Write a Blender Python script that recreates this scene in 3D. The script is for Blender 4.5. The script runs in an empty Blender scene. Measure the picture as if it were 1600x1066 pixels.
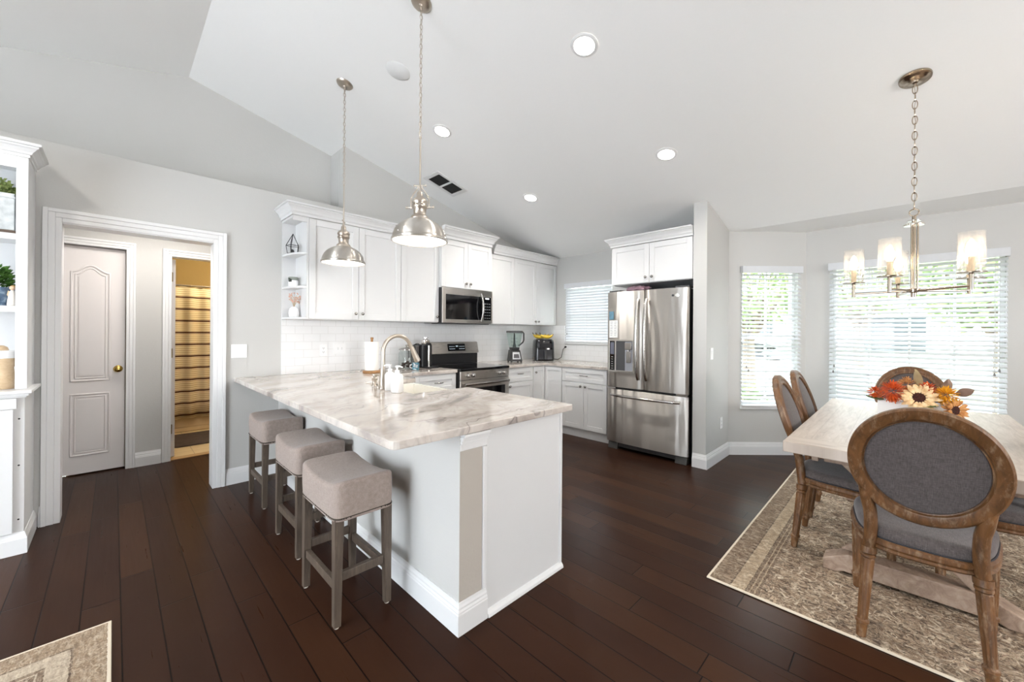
import bpy, bmesh, math, random
from mathutils import Matrix, Vector
random.seed(7)
S = bpy.context.scene
COL = S.collection
PI = math.pi

# ------------------------------------------------------------------ camera
cam_data = bpy.data.cameras.new('camera')
cam_data.sensor_width = 36.0
cam_data.lens = 617.95 / 1600 * 36.0
cam_data.shift_y = -(533 - 518.83) / 1600
cam_data.clip_start = 0.05
cam = bpy.data.objects.new('camera', cam_data)
COL.objects.link(cam)
_yaw, _roll = math.radians(45.19), math.radians(0.412)
_f = Vector((math.sin(_yaw), math.cos(_yaw), 0))
_r = Vector((math.cos(_yaw), -math.sin(_yaw), 0))
_u = Vector((0, 0, 1))
_r2 = _r * math.cos(_roll) + _u * math.sin(_roll)
_u2 = -_r * math.sin(_roll) + _u * math.cos(_roll)
cam.matrix_world = Matrix(((_r2.x, _u2.x, -_f.x, 0), (_r2.y, _u2.y, -_f.y, 0), (_r2.z, _u2.z, -_f.z, 1.335), (0, 0, 0, 1)))
S.camera = cam

# ------------------------------------------------------------------ world, sun, daylight through the living room doors, exposure
W = bpy.data.worlds.new('sky'); S.world = W; W.use_nodes = True
_bg = W.node_tree.nodes['Background']
_bg.inputs[0].default_value = (0.84, 0.92, 1.0, 1)
_bg.inputs[1].default_value = 12.0

def light(name, kind, loc, energy, color=(1, 1, 1), size=None, size_y=None, target=None, rot=None, **kw):
    L = bpy.data.lights.new(name, kind); L.energy = energy; L.color = color
    if kind == 'AREA':
        L.shape = 'RECTANGLE'; L.size = size; L.size_y = size_y or size
    elif kind in ('POINT', 'SPOT'):
        L.shadow_soft_size = size or 0.03
    for k, v in kw.items(): setattr(L, k, v)
    o = bpy.data.objects.new(name, L); o.location = loc
    if target is not None:
        o.rotation_euler = (Vector(target) - Vector(loc)).to_track_quat('-Z', 'Y').to_euler()
    if rot is not None: o.rotation_euler = rot
    COL.objects.link(o); return o

sun = light('sun', 'SUN', (-8, 6, 14), 7.0, (1, 0.96, 0.9), target=(2.5, 3.5, 0))
sun.data.angle = 0.03
# area lamp reinforcing daylight at the living room's patio door behind the camera
light('daylight_patio_door', 'AREA', (-3.52, 1.45, 1.12), 10, (1.0, 0.97, 0.93), 2.4, 2.0, target=(0, 1.45, 1.6))
light('added_rear_fill', 'POINT', (1.9, -3.5, 1.75), 178, (1.0, 0.92, 0.85), 0.3)  # added warm fill behind the camera for surfaces facing it; no fixture
for _n, _loc, _w, _h, _t in (('portal_bay_window', (5.60, -0.035, 1.30), 1.2, 1.55, (0, -0.035, 1.30)), ('portal_side_window', (5.20, 1.16, 1.30), 0.66, 1.55, (4.2, 0.16, 1.30))):
    _p = light(_n, 'AREA', _loc, 1, (1, 1, 1), _w, _h, target=_t)
    _p.data.cycles.is_portal = True
light('daylight_kitchen_window', 'AREA', (5.0, 3.23, 1.62), 7, (0.95, 0.98, 1.0), 0.8, 0.85, target=(0, 3.23, 1.62))
S.view_settings.view_transform = 'Standard'
S.view_settings.look = 'None'
S.view_settings.gamma = 1.0
S.view_settings.use_curve_mapping = False
S.view_settings.exposure = 0.36
try:
    S.cycles.use_denoising = True
    S.cycles.max_bounces = 10
    S.cycles.diffuse_bounces = 5
    S.cycles.glossy_bounces = 5
    S.cycles.transparent_max_bounces = 24
    S.cycles.transmission_bounces = 8
    S.cycles.sample_clamp_indirect = 6.0
    S.cycles.caustics_reflective = False
    S.cycles.caustics_refractive = False
except Exception:
    pass

# ------------------------------------------------------------------ mesh helpers
OFF = {}                                            # name -> world offset of the thing an object belongs to

class MB:
    """Collects shapes in world coordinates and links them as ONE mesh object."""
    def __init__(s, M=None):
        s.v = []; s.f = []; s.mi = []; s.sm = []; s.M = M
    def add(s, verts, faces, mi=0, smooth=False, M=None):
        b = len(s.v)
        for p in verts:
            p = Vector(p)
            if M is not None: p = M @ p
            if s.M is not None: p = s.M @ p
            s.v.append(p)
        for f in faces:
            s.f.append([b + i for i in f]); s.mi.append(mi); s.sm.append(smooth)
        return s
    def box(s, x0, x1, y0, y1, z0, z1, mi=0, M=None):
        if x0 > x1: x0, x1 = x1, x0
        if y0 > y1: y0, y1 = y1, y0
        if z0 > z1: z0, z1 = z1, z0
        v = [(x0, y0, z0), (x1, y0, z0), (x1, y1, z0), (x0, y1, z0), (x0, y0, z1), (x1, y0, z1), (x1, y1, z1), (x0, y1, z1)]
        return s.add(v, [(0, 3, 2, 1), (4, 5, 6, 7), (0, 1, 5, 4), (1, 2, 6, 5), (2, 3, 7, 6), (3, 0, 4, 7)], mi, False, M)
    def cbox(s, c, d, mi=0, M=None):
        return s.box(c[0] - d[0] / 2, c[0] + d[0] / 2, c[1] - d[1] / 2, c[1] + d[1] / 2, c[2] - d[2] / 2, c[2] + d[2] / 2, mi, M)
    def hexa(s, bot, top, mi=0, M=None):
        """frustum between two quads, both counter-clockwise seen from above"""
        return s.add(list(bot) + list(top), [(3, 2, 1, 0), (4, 5, 6, 7), (0, 1, 5, 4), (1, 2, 6, 5), (2, 3, 7, 6), (3, 0, 4, 7)], mi, False, M)
    def prism(s, poly, a, b, axis=2, mi=0, M=None, smooth=False):
        """polygon extruded from a to b along axis; poly is given in the other two axes, in x,y,z order"""
        n = len(poly); vs = []
        for h in (a, b):
            for p in poly:
                q = list(p); q.insert(axis, h); vs.append(q)
        base = len(s.v)
        s.add(vs, [(i, (i + 1) % n, n + (i + 1) % n, n + i) for i in range(n)], mi, smooth, M)
        for f in (tuple(range(n))[::-1], tuple(range(n, 2 * n))):
            s.f.append([base + i for i in f]); s.mi.append(mi); s.sm.append(False)
        return s
    def lathe(s, prof, c=(0, 0, 0), n=24, mi=0, M=None, smooth=True, caps=True):
        """profile of (radius, z), spun round the z axis through c"""
        vs = []; fs = []
        for r, z in prof:
            for k in range(n):
                a = 2 * PI * k / n
                vs.append((c[0] + r * math.cos(a), c[1] + r * math.sin(a), c[2] + z))
        m = len(prof)
        for i in range(m - 1):
            for k in range(n):
                k2 = (k + 1) % n
                fs.append((i * n + k, i * n + k2, (i + 1) * n + k2, (i + 1) * n + k))
        b0 = len(s.v)
        s.add(vs, fs, mi, smooth, M)
        if caps:
            if prof[0][0] > 1e-6:
                s.f.append([b0 + k for k in range(n)][::-1]); s.mi.append(mi); s.sm.append(False)
            if prof[-1][0] > 1e-6:
                s.f.append([b0 + (m - 1) * n + k for k in range(n)]); s.mi.append(mi); s.sm.append(False)
        return s
    def cyl(s, p0, p1, r0, r1=None, n=16, mi=0, M=None, caps=True, smooth=True):
        p0, p1 = Vector(p0), Vector(p1); d = p1 - p0; L = d.length
        if r1 is None: r1 = r0
        T = Matrix.Translation(p0) @ d.to_track_quat('Z', 'Y').to_matrix().to_4x4()
        if M is not None: T = M @ T
        return s.lathe([(r0, 0), (r1, L)], n=n, mi=mi, M=T, smooth=smooth, caps=caps)
    def tube(s, pts, r, n=10, mi=0, closed=False, M=None, sy=1.0, smooth=True):
        """round (or flattened by sy) bar along points; r may be a list"""
        pts = [Vector(p) for p in pts]; m = len(pts)
        R = r if isinstance(r, (list, tuple)) else [r] * m
        tang = []
        for i in range(m):
            a = pts[(i - 1) % m] if (closed or i > 0) else pts[i]
            b = pts[(i + 1) % m] if (closed or i < m - 1) else pts[i]
            t = b - a
            tang.append(t.normalized() if t.length > 1e-9 else Vector((0, 0, 1)))
        up = Vector((0, 0, 1)) if abs(tang[0].z) < 0.95 else Vector((1, 0, 0))
        nrm = (up - tang[0] * up.dot(tang[0])).normalized()
        vs = []; fs = []
        for i in range(m):
            t = tang[i]
            nrm = nrm - t * nrm.dot(t)
            nrm = nrm.normalized() if nrm.length > 1e-6 else t.orthogonal().normalized()
            bn = t.cross(nrm)
            for k in range(n):
                a = 2 * PI * k / n
                vs.append(pts[i] + nrm * (R[i] * math.cos(a) * sy) + bn * (R[i] * math.sin(a)))
        for i in range(m if closed else m - 1):
            j = (i + 1) % m
            for k in range(n):
                k2 = (k + 1) % n
                fs.append((i * n + k, i * n + k2, j * n + k2, j * n + k))
        b0 = len(s.v)
        s.add(vs, fs, mi, smooth, M)
        if not closed:
            s.f.append([b0 + k for k in range(n)][::-1]); s.mi.append(mi); s.sm.append(False)
            s.f.append([b0 + (m - 1) * n + k for k in range(n)]); s.mi.append(mi); s.sm.append(False)
        return s
    def ball(s, c, r, n=12, m=8, mi=0, M=None, zs=1.0):
        prof = [(max(r * math.sin(PI * i / m), 1e-5), -r * zs * math.cos(PI * i / m)) for i in range(m + 1)]
        return s.lathe(prof, c, n, mi, M, True, False)
    def grid(s, fn, nu, nv, mi=0, M=None, closed_u=False, smooth=True):
        vs = [fn(i / (nu if closed_u else nu - 1), j / (nv - 1)) for j in range(nv) for i in range(nu)]
        fs = []
        for j in range(nv - 1):
            for i in range(nu if closed_u else nu - 1):
                i2 = (i + 1) % nu
                fs.append((j * nu + i, j * nu + i2, (j + 1) * nu + i2, (j + 1) * nu + i))
        return s.add(vs, fs, mi, smooth, M)
    def build(s, name, mats, parent=None, bevel=0, seg=2, at=None, sharp=52):
        if not isinstance(mats, (list, tuple)): mats = [mats]
        if parent is not None: off = OFF[parent.name]
        else: off = Vector(at) if at is not None else Vector((0, 0, 0))
        me = bpy.data.meshes.new(name)
        me.from_pydata([tuple(p - off) for p in s.v], [], s.f)
        for m in mats: me.materials.append(m)
        for p, i, sm in zip(me.polygons, s.mi, s.sm):
            p.material_index = i; p.use_smooth = sm
        bm = bmesh.new(); bm.from_mesh(me); bmesh.ops.recalc_face_normals(bm, faces=bm.faces); bm.to_mesh(me); bm.free()
        me.update()
        if any(s.sm): me.set_sharp_from_angle(angle=math.radians(sharp))
        o = bpy.data.objects.new(name, me); COL.objects.link(o)
        if parent is not None: o.parent = parent
        else: o.location = off
        OFF[o.name] = off
        if bevel:
            b = o.modifiers.new('bevel', 'BEVEL'); b.width = bevel; b.segments = seg; b.limit_method = 'ANGLE'; b.angle_limit = math.radians(40)
            b.harden_normals = False
        return o

def thing(name, label, cat, loc=(0, 0, 0), group=None):
    o = bpy.data.objects.new(name, None); COL.objects.link(o)
    o.empty_display_size = 0.1
    o.location = loc; o['label'] = label; o['category'] = cat
    if group: o['group'] = group
    OFF[o.name] = Vector(loc)
    return o
def tag(o, label, cat, group=None, kind=None):
    o['label'] = label; o['category'] = cat
    if group: o['group'] = group
    if kind: o['kind'] = kind
    return o
def struct(name, mb, mats, bevel=0, parent=None, label=None):
    o = mb.build(name, mats, parent, bevel)
    if parent is None: o['kind'] = 'structure'
    if label: o['label'] = label
    return o
def copy_tree(o, parent=None):
    c = o.copy(); COL.objects.link(c)
    if parent is not None: c.parent = parent
    OFF[c.name] = OFF.get(o.name, Vector((0, 0, 0)))
    for ch in list(o.children): copy_tree(ch, c)
    return c
def arc(c, r, a0, a1, n, plane='xz'):
    out = []
    for i in range(n + 1):
        a = math.radians(a0 + (a1 - a0) * i / n)
        u, w = r * math.cos(a), r * math.sin(a)
        if plane == 'xz': out.append((c[0] + u, c[1], c[2] + w))
        elif plane == 'yz': out.append((c[0], c[1] + u, c[2] + w))
        else: out.append((c[0] + u, c[1] + w, c[2]))
    return out

# ------------------------------------------------------------------ material helpers
def lin(c):
    def g(x):
        x /= 255.0
        return x / 12.92 if x <= 0.04045 else ((x + 0.055) / 1.055) ** 2.4
    return (g(c[0]), g(c[1]), g(c[2]), 1.0)

class NT:
    """tiny node-graph writer"""
    def __init__(s, name):
        s.m = bpy.data.materials.new(name); s.m.use_nodes = True
        s.t = s.m.node_tree; s.b = s.t.nodes['Principled BSDF']; s.out = s.t.nodes['Material Output']
    def n(s, t, **kw):
        x = s.t.nodes.new(t)
        for k, v in kw.items(): setattr(x, k, v)
        return x
    def link(s, a, b): s.t.links.new(a, b)
    def set(s, node, i, v):
        if isinstance(v, bpy.types.NodeSocket): s.link(v, node.inputs[i])
        elif v is not None: node.inputs[i].default_value = v
    def math(s, op, a, b=None, c=None):
        x = s.n('ShaderNodeMath', operation=op)
        s.set(x, 0, a)
        if b is not None: s.set(x, 1, b)
        if c is not None: s.set(x, 2, c)
        return x.outputs[0]
    def pos(s):
        return s.n('ShaderNodeNewGeometry').outputs['Position']
    def obj(s):
        return s.n('ShaderNodeTexCoord').outputs['Object']
    def sep(s, v):
        x = s.n('ShaderNodeSeparateXYZ'); s.link(v, x.inputs[0]); return x.outputs
    def comb(s, x, y, z):
        c = s.n('ShaderNodeCombineXYZ'); s.set(c, 0, x); s.set(c, 1, y); s.set(c, 2, z); return c.outputs[0]
    def mapping(s, v, scale=(1, 1, 1), rot=(0, 0, 0), loc=(0, 0, 0)):
        x = s.n('ShaderNodeMapping'); s.link(v, x.inputs[0])
        x.inputs['Scale'].default_value = scale; x.inputs['Rotation'].default_value = rot; x.inputs['Location'].default_value = loc
        return x.outputs[0]
    def noise(s, v, scale, detail=3, rough=0.5, dist=0.0, out='Fac'):
        x = s.n('ShaderNodeTexNoise'); s.link(v, x.inputs['Vector'])
        x.inputs['Scale'].default_value = scale; x.inputs['Detail'].default_value = detail
        x.inputs['Roughness'].default_value = rough; x.inputs['Distortion'].default_value = dist
        return x.outputs[out]
    def voro(s, v, scale, feature='F1', out='Distance'):
        x = s.n('ShaderNodeTexVoronoi', feature=feature); s.link(v, x.inputs['Vector']); x.inputs['Scale'].default_value = scale
        return x.outputs[out]
    def ramp(s, fac, stops, interp='LINEAR'):
        x = s.n('ShaderNodeValToRGB'); s.link(fac, x.inputs[0]); r = x.color_ramp; r.interpolation = interp
        while len(r.elements) < len(stops): r.elements.new(0.5)
        for e, (p, c) in zip(r.elements, stops):
            e.position = p; e.color = c if len(c) == 4 else lin(c)
        return x.outputs[0]
    def mix(s, fac, a, b, mode='MIX'):
        x = s.n('ShaderNodeMix', data_type='RGBA', blend_type=mode)
        s.set(x, 0, fac); s.set(x, 6, a); s.set(x, 7, b)
        return x.outputs[2]
    def bump(s, h, strength=0.2, dist=0.01):
        x = s.n('ShaderNodeBump'); s.link(h, x.inputs['Height']); x.inputs['Strength'].default_value = strength; x.inputs['Distance'].default_value = dist
        s.link(x.outputs[0], s.b.inputs['Normal']); return x
    def base(s, v, rough=0.5, metal=0.0, spec=None):
        s.set(s.b, 'Base Color', v); s.set(s.b, 'Roughness', rough); s.set(s.b, 'Metallic', metal)
        if spec is not None: s.set(s.b, 'Specular IOR Level', spec)
        return s

def plain(name, c, rough=0.5, metal=0.0, var=0.03, bump=0.0, bscale=200, spec=None):
    """one colour with a slight mottling of its own"""
    t = NT(name); p = t.obj()
    c = lin(c)
    nz = t.noise(p, 14, 3)
    lo = tuple(x * (1 - var) for x in c[:3]) + (1,); hi = tuple(min(1, x * (1 + var)) for x in c[:3]) + (1,)
    t.base(t.mix(nz, lo, hi), rough, metal, spec)
    if bump: t.bump(t.noise(p, bscale, 2), bump, 0.004)
    return t.m

def emit(name, c, strength):
    t = NT(name); t.base(lin(c), 0.5)
    t.b.inputs['Emission Color'].default_value = lin(c); t.b.inputs['Emission Strength'].default_value = strength
    nz = t.noise(t.obj(), 3, 1)
    t.set(t.b, 'Roughness', t.math('MULTIPLY_ADD', nz, 0.1, 0.4))
    return t.m

def glass_mat(name, tint=(1, 1, 1), gloss_rough=0.02, base_refl=0.04, seeded=False):
    t = NT(name)
    tr = t.n('ShaderNodeBsdfTransparent'); tr.inputs[0].default_value = (*tint, 1)
    gl = t.n('ShaderNodeBsdfGlossy'); gl.inputs['Roughness'].default_value = gloss_rough
    lw = t.n('ShaderNodeLayerWeight'); lw.inputs[0].default_value = 0.25
    fac = t.math('MULTIPLY_ADD', lw.outputs['Facing'], 0.55 if seeded else 0.25, base_refl)
    if seeded:
        b = t.n('ShaderNodeBump'); t.link(t.noise(t.obj(), 90, 2), b.inputs['Height']); b.inputs['Strength'].default_value = 0.15; b.inputs['Distance'].default_value = 0.003
        t.link(b.outputs[0], gl.inputs['Normal'])
    mx = t.n('ShaderNodeMixShader'); t.link(fac, mx.inputs[0]); t.link(tr.outputs[0], mx.inputs[1]); t.link(gl.outputs[0], mx.inputs[2])
    t.link(mx.outputs[0], t.out.inputs[0])
    return t.m

# ------------------------------------------------------------------ materials
def m_wall(name, c):
    t = NT(name); p = t.pos()
    t.base(lin(c), 0.62, 0, 0.35)
    h = t.math('ADD', t.noise(p, 85, 3), t.noise(p, 30, 2))
    t.bump(h, 0.12, 0.004); return t.m
WALL = m_wall('wall_paint', (197, 196, 193))
CEIL = m_wall('ceiling_paint', (243, 243, 242))
BATHW = m_wall('bath_wall_paint', (196, 168, 110))
WHITE = plain('white_trim_paint', (226, 226, 226), 0.32, var=0.01)
CAB = plain('cabinet_paint', (219, 219, 219), 0.36, var=0.01)
DOORP = plain('door_paint', (222, 217, 215), 0.42, var=0.012)
PLASTIC = plain('white_plastic', (240, 240, 240), 0.3, var=0.01)
BLACK = plain('black_plastic', (22, 22, 24), 0.35, var=0.1)
GLOSSBLK = plain('black_glass', (8, 8, 10), 0.06, var=0.1)
DARKG = plain('dark_grey_plastic', (70, 70, 72), 0.4)
NICKEL = plain('brushed_nickel', (194, 184, 172), 0.33, 1.0, 0.05)
CHNICK = plain('chandelier_nickel', (168, 154, 138), 0.2, 1.0, 0.04)
CHROME = plain('polished_nickel', (214, 208, 200), 0.12, 1.0, 0.03)
BRONZE = plain('knob_steel', (150, 146, 142), 0.25, 1.0, 0.05)
BRASS = plain('polished_brass', (214, 180, 96), 0.15, 1.0, 0.04)
BRASSD = plain('aged_brass', (150, 132, 98), 0.35, 1.0, 0.1)

def m_floor():
    t = NT('walnut_plank_floor'); x, y, z = t.sep(t.pos())
    w, L = 0.1325, 1.25
    u = t.math('DIVIDE', t.math('ADD', x, 10.04), w)
    row = t.math('FLOOR', u); fu = t.math('FRACT', u)
    wn = t.n('ShaderNodeTexWhiteNoise', noise_dimensions='1D'); t.link(row, wn.inputs['W'])
    v = t.math('DIVIDE', t.math('ADD', t.math('ADD', y, 20.0), t.math('MULTIPLY', wn.outputs[0], L)), L)
    pl = t.math('FLOOR', v); fv = t.math('FRACT', v)
    wn2 = t.n('ShaderNodeTexWhiteNoise', noise_dimensions='2D'); t.link(t.comb(row, pl, 0), wn2.inputs['Vector'])
    rnd = wn2.outputs[0]
    grain = t.noise(t.comb(t.math('MULTIPLY', x, 30), t.math('ADD', t.math('MULTIPLY', y, 1.1), t.math('MULTIPLY', rnd, 40)), 0), 2.4, 5, 0.6, 0.15)
    blotch = t.noise(t.comb(t.math('MULTIPLY', x, 3), t.math('ADD', y, t.math('MULTIPLY', rnd, 9)), 0), 2.2, 3)
    base = t.ramp(rnd, [(0, (36, 20, 15)), (0.3, (50, 30, 22)), (0.5, (40, 23, 18)), (0.75, (62, 39, 26)), (1, (46, 28, 21))])
    c = t.mix(t.math('MULTIPLY', grain, 0.34), base, lin((34, 19, 15)))
    c = t.mix(t.math('MULTIPLY', blotch, 0.14), c, lin((98, 66, 42)))
    eu = t.math('MINIMUM', fu, t.math('SUBTRACT', 1.0, fu))
    ev = t.math('MINIMUM', fv, t.math('SUBTRACT', 1.0, fv))
    g = t.math('MINIMUM', t.math('MULTIPLY', eu, w), t.math('MULTIPLY', ev, L))
    gm = t.n('ShaderNodeMapRange'); t.link(g, gm.inputs[0]); gm.inputs[1].default_value = 0.0012; gm.inputs[2].default_value = 0.0034
    groove = gm.outputs[0]
    c = t.mix(groove, lin((12, 7, 6)), c)
    t.base(c, t.math('MULTIPLY_ADD', grain, 0.14, 0.23), 0, 0.09)
    t.b.inputs['Specular Tint'].default_value = (.45, .40, .37, 1)
    t.bump(t.math('ADD', groove, t.math('MULTIPLY', grain, 0.05)), 0.22, 0.0025)
    return t.m
FLOOR = m_floor()

def m_marble():
    t = NT('quartzite_stone'); p = t.pos()
    q = t.mapping(p, (1, 1, 1), (0, 0, math.radians(-28)))
    warp = t.noise(q, 1.7, 4, 0.6, 0, 'Color')
    wv = t.n('ShaderNodeVectorMath', operation='SCALE'); t.link(warp, wv.inputs[0]); wv.inputs['Scale'].default_value = 0.55
    ad = t.n('ShaderNodeVectorMath', operation='ADD'); t.link(q, ad.inputs[0]); t.link(wv.outputs[0], ad.inputs[1])
    qq = ad.outputs[0]
    soft = t.noise(t.mapping(qq, (1.0, 3.6, 2.0)), 1.9, 6, 0.58)
    fine = t.noise(t.mapping(qq, (1.4, 9.0, 5.0)), 3.4, 6, 0.6, 0.6)
    c = t.ramp(soft, [(0.26, (138, 130, 125)), (0.40, (182, 172, 164)), (0.5, (202, 193, 185)), (0.62, (214, 207, 200)), (0.78, (190, 183, 177))])
    v1 = t.math('ABSOLUTE', t.math('SUBTRACT', t.noise(t.mapping(qq, (0.8, 2.2, 1.5)), 1.25, 4, 0.55), 0.5))
    vein = t.n('ShaderNodeMapRange'); t.link(v1, vein.inputs[0]); vein.inputs[1].default_value = 0.0; vein.inputs[2].default_value = 0.017; vein.inputs[3].default_value = 0.75; vein.inputs[4].default_value = 0
    mask = t.n('ShaderNodeMapRange'); t.link(t.noise(p, 1.6, 2), mask.inputs[0]); mask.inputs[1].default_value = 0.42; mask.inputs[2].default_value = 0.62
    c = t.mix(t.math('MULTIPLY', vein.outputs[0], mask.outputs[0]), c, lin((104, 97, 96)))
    fm = t.n('ShaderNodeMapRange'); t.link(fine, fm.inputs[0]); fm.inputs[1].default_value = 0.56; fm.inputs[2].default_value = 0.72
    c = t.mix(t.math('MULTIPLY', fm.outputs[0], 0.45), c, lin((150, 142, 138)))
    cl = t.n('ShaderNodeMapRange'); t.link(t.noise(t.mapping(qq, (1, 2, 1)), 2.4, 5, 0.7), cl.inputs[0]); cl.inputs[1].default_value = 0.60; cl.inputs[2].default_value = 0.76
    c = t.mix(t.math('MULTIPLY', cl.outputs[0], 0.7), c, lin((128, 128, 136)))
    t.base(c, 0.07, 0, 0.5)
    return t.m
MARBLE = m_marble()

def m_tile(name, horiz):
    t = NT(name); x, y, z = t.sep(t.pos())
    br = t.n('ShaderNodeTexBrick'); t.link(t.comb(x if horiz == 'x' else y, t.math('SUBTRACT', z, 0.92), 0), br.inputs['Vector'])
    br.inputs['Scale'].default_value = 1.0; br.inputs['Brick Width'].default_value = 0.152; br.inputs['Row Height'].default_value = 0.0765
    br.inputs['Mortar Size'].default_value = 0.0022; br.inputs['Mortar Smooth'].default_value = 0.6; br.inputs['Bias'].default_value = -1
    br.inputs['Color1'].default_value = lin((238, 238, 238)); br.inputs['Color2'].default_value = lin((232, 232, 232)); br.inputs['Mortar'].default_value = lin((218, 217, 215))
    t.base(br.outputs[0], 0.08, 0, 0.5)
    t.bump(t.math('SUBTRACT', 1.0, br.outputs['Fac']), 0.25, 0.002)
    return t.m
TILEX = m_tile('subway_tile', 'x'); TILEY = m_tile('subway_tile_side', 'y')

def m_steel(name, c=(186, 182, 177), rough=0.2, wave=0.25, vertical=True):
    t = NT(name); p = t.pos()
    br = t.noise(t.mapping(p, (6, 6, 260) if not vertical else (300, 300, 5)), 1.0, 3)
    c0 = lin(c)
    t.base(t.mix(br, tuple(x * 0.93 for x in c0[:3]) + (1,), c0), t.math('MULTIPLY_ADD', br, 0.1, rough), 1.0)
    b1 = t.n('ShaderNodeBump'); t.link(t.noise(t.mapping(p, (6.5, 6.5, 0.7)), 1.0, 1.5), b1.inputs['Height']); b1.inputs['Strength'].default_value = wave; b1.inputs['Distance'].default_value = 0.03
    t.link(b1.outputs[0], t.b.inputs['Normal'])
    tg = t.n('ShaderNodeTangent', direction_type='RADIAL', axis='Z'); t.link(tg.outputs[0], t.b.inputs['Tangent'])
    t.b.inputs['Anisotropic'].default_value = 0.92; t.b.inputs['Anisotropic Rotation'].default_value = 0.25
    return t.m
STEEL = m_steel('stainless_steel', (204, 199, 193), .38, .95); STEELH = m_steel('stainless_handle', (190, 186, 182), 0.16, 0.02)
STEELF = m_steel('stainless_front', (202, 197, 191), 0.24, 0.05, False)

def m_wood(name, c1, c2, c3, axis_scale, wash=0.0, rough=0.5):
    t = NT(name); p = t.obj()
    g = t.noise(t.mapping(p, axis_scale), 6.0, 6, 0.65, 1.2)
    b = t.noise(p, 7, 3)
    c = t.ramp(g, [(0.25, c1), (0.5, c2), (0.75, c3)])
    c = t.mix(t.math('MULTIPLY', b, 0.35), c, lin(c1))
    if wash:
        w = t.n('ShaderNodeMapRange'); t.link(t.noise(t.mapping(p, tuple(a * 1.3 for a in axis_scale)), 9, 5, 0.7), w.inputs[0]); w.inputs[1].default_value = 0.52; w.inputs[2].default_value = 0.74
        c = t.mix(t.math('MULTIPLY', w.outputs[0], wash), c, lin((186, 164, 136)))
    t.base(c, rough)
    t.bump(g, 0.25, 0.002); return t.m
CHAIRW = m_wood('chair_oak', (62, 38, 19), (106, 70, 37), (132, 90, 52), (4, 4, 1.2), 0.42, 0.48)
STOOLW = m_wood('stool_wood', (66, 56, 48), (88, 76, 66), (104, 92, 80), (6, 6, 0.7), 0.12, 0.45)
PALEW = m_wood('pale_turned_wood', (186, 158, 122), (206, 180, 146), (218, 196, 164), (2, 8, 8), 0, 0.55)
LTWOOD = m_wood('light_wood', (128, 90, 54), (164, 120, 76), (188, 146, 100), (2, 8, 8), 0, 0.5)
TABLELEG = m_wood('table_base_wood', (120, 98, 82), (156, 132, 114), (184, 164, 146), (3, 3, 3), 0.3, 0.6)

def m_tabletop():
    t = NT('whitewashed_table_top'); p = t.pos(); x, y, z = t.sep(p)
    pl = t.math('FLOOR', t.math('DIVIDE', t.math('ADD', y, 3), 0.14))
    wn = t.n('ShaderNodeTexWhiteNoise', noise_dimensions='1D'); t.link(pl, wn.inputs['W'])
    inn = t.math('GREATER_THAN', t.math('SUBTRACT', x, 2.53), 0.16)
    along = t.comb(t.math('MULTIPLY', x, 2.2), t.math('MULTIPLY', y, 18), wn.outputs[0])
    across = t.comb(t.math('MULTIPLY', x, 18), t.math('MULTIPLY', y, 2.2), 0.3)
    mv = t.n('ShaderNodeMix', data_type='VECTOR'); t.link(inn, mv.inputs[0]); t.link(across, mv.inputs[4]); t.link(along, mv.inputs[5])
    g = t.noise(mv.outputs[1], 2.0, 6, 0.65, 0.7)
    c = t.ramp(g, [(0.28, (150, 134, 120)), (0.5, (176, 161, 147)), (0.72, (194, 181, 169))])
    c = t.mix(t.math('MULTIPLY', wn.outputs[0], 0.25), c, lin((190, 172, 158)))
    fr = t.math('FRACT', t.math('DIVIDE', t.math('ADD', y, 3), 0.14))
    e = t.math('MULTIPLY', t.math('LESS_THAN', fr, 0.02), inn)
    c = t.mix(t.math('MULTIPLY', e, 0.5), c, lin((140, 122, 108)))
    t.base(c, 0.42); t.bump(g, 0.15, 0.002); return t.m
TABLETOP = m_tabletop()

def m_fabric(name, c1, c2, scale=900, rough=0.9):
    t = NT(name); p = t.obj()
    a = t.noise(t.mapping(p, (1, 0.12, 1)), scale, 2); b = t.noise(t.mapping(p, (0.12, 1, 0.12)), scale, 2)
    m = t.noise(p, 9, 3)
    w = t.math('MULTIPLY_ADD', t.math('ADD', a, b), 0.5, 0)
    wr = t.n('ShaderNodeMapRange'); t.link(w, wr.inputs[0]); wr.inputs[1].default_value = 0.35; wr.inputs[2].default_value = 0.65
    c = t.mix(wr.outputs[0], lin(c1), lin(c2))
    c = t.mix(t.math('MULTIPLY', m, 0.25), c, lin(c1))
    t.base(c, rough, 0, 0.15)
    t.b.inputs['Sheen Weight'].default_value = 0.25
    t.bump(w, 0.25, 0.001); return t.m
LINEN = m_fabric('grey_linen', (72, 65, 64), (106, 98, 96), 420)
TAUPE = m_fabric('taupe_fabric', (140, 126, 119), (166, 152, 144), 380)

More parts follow.
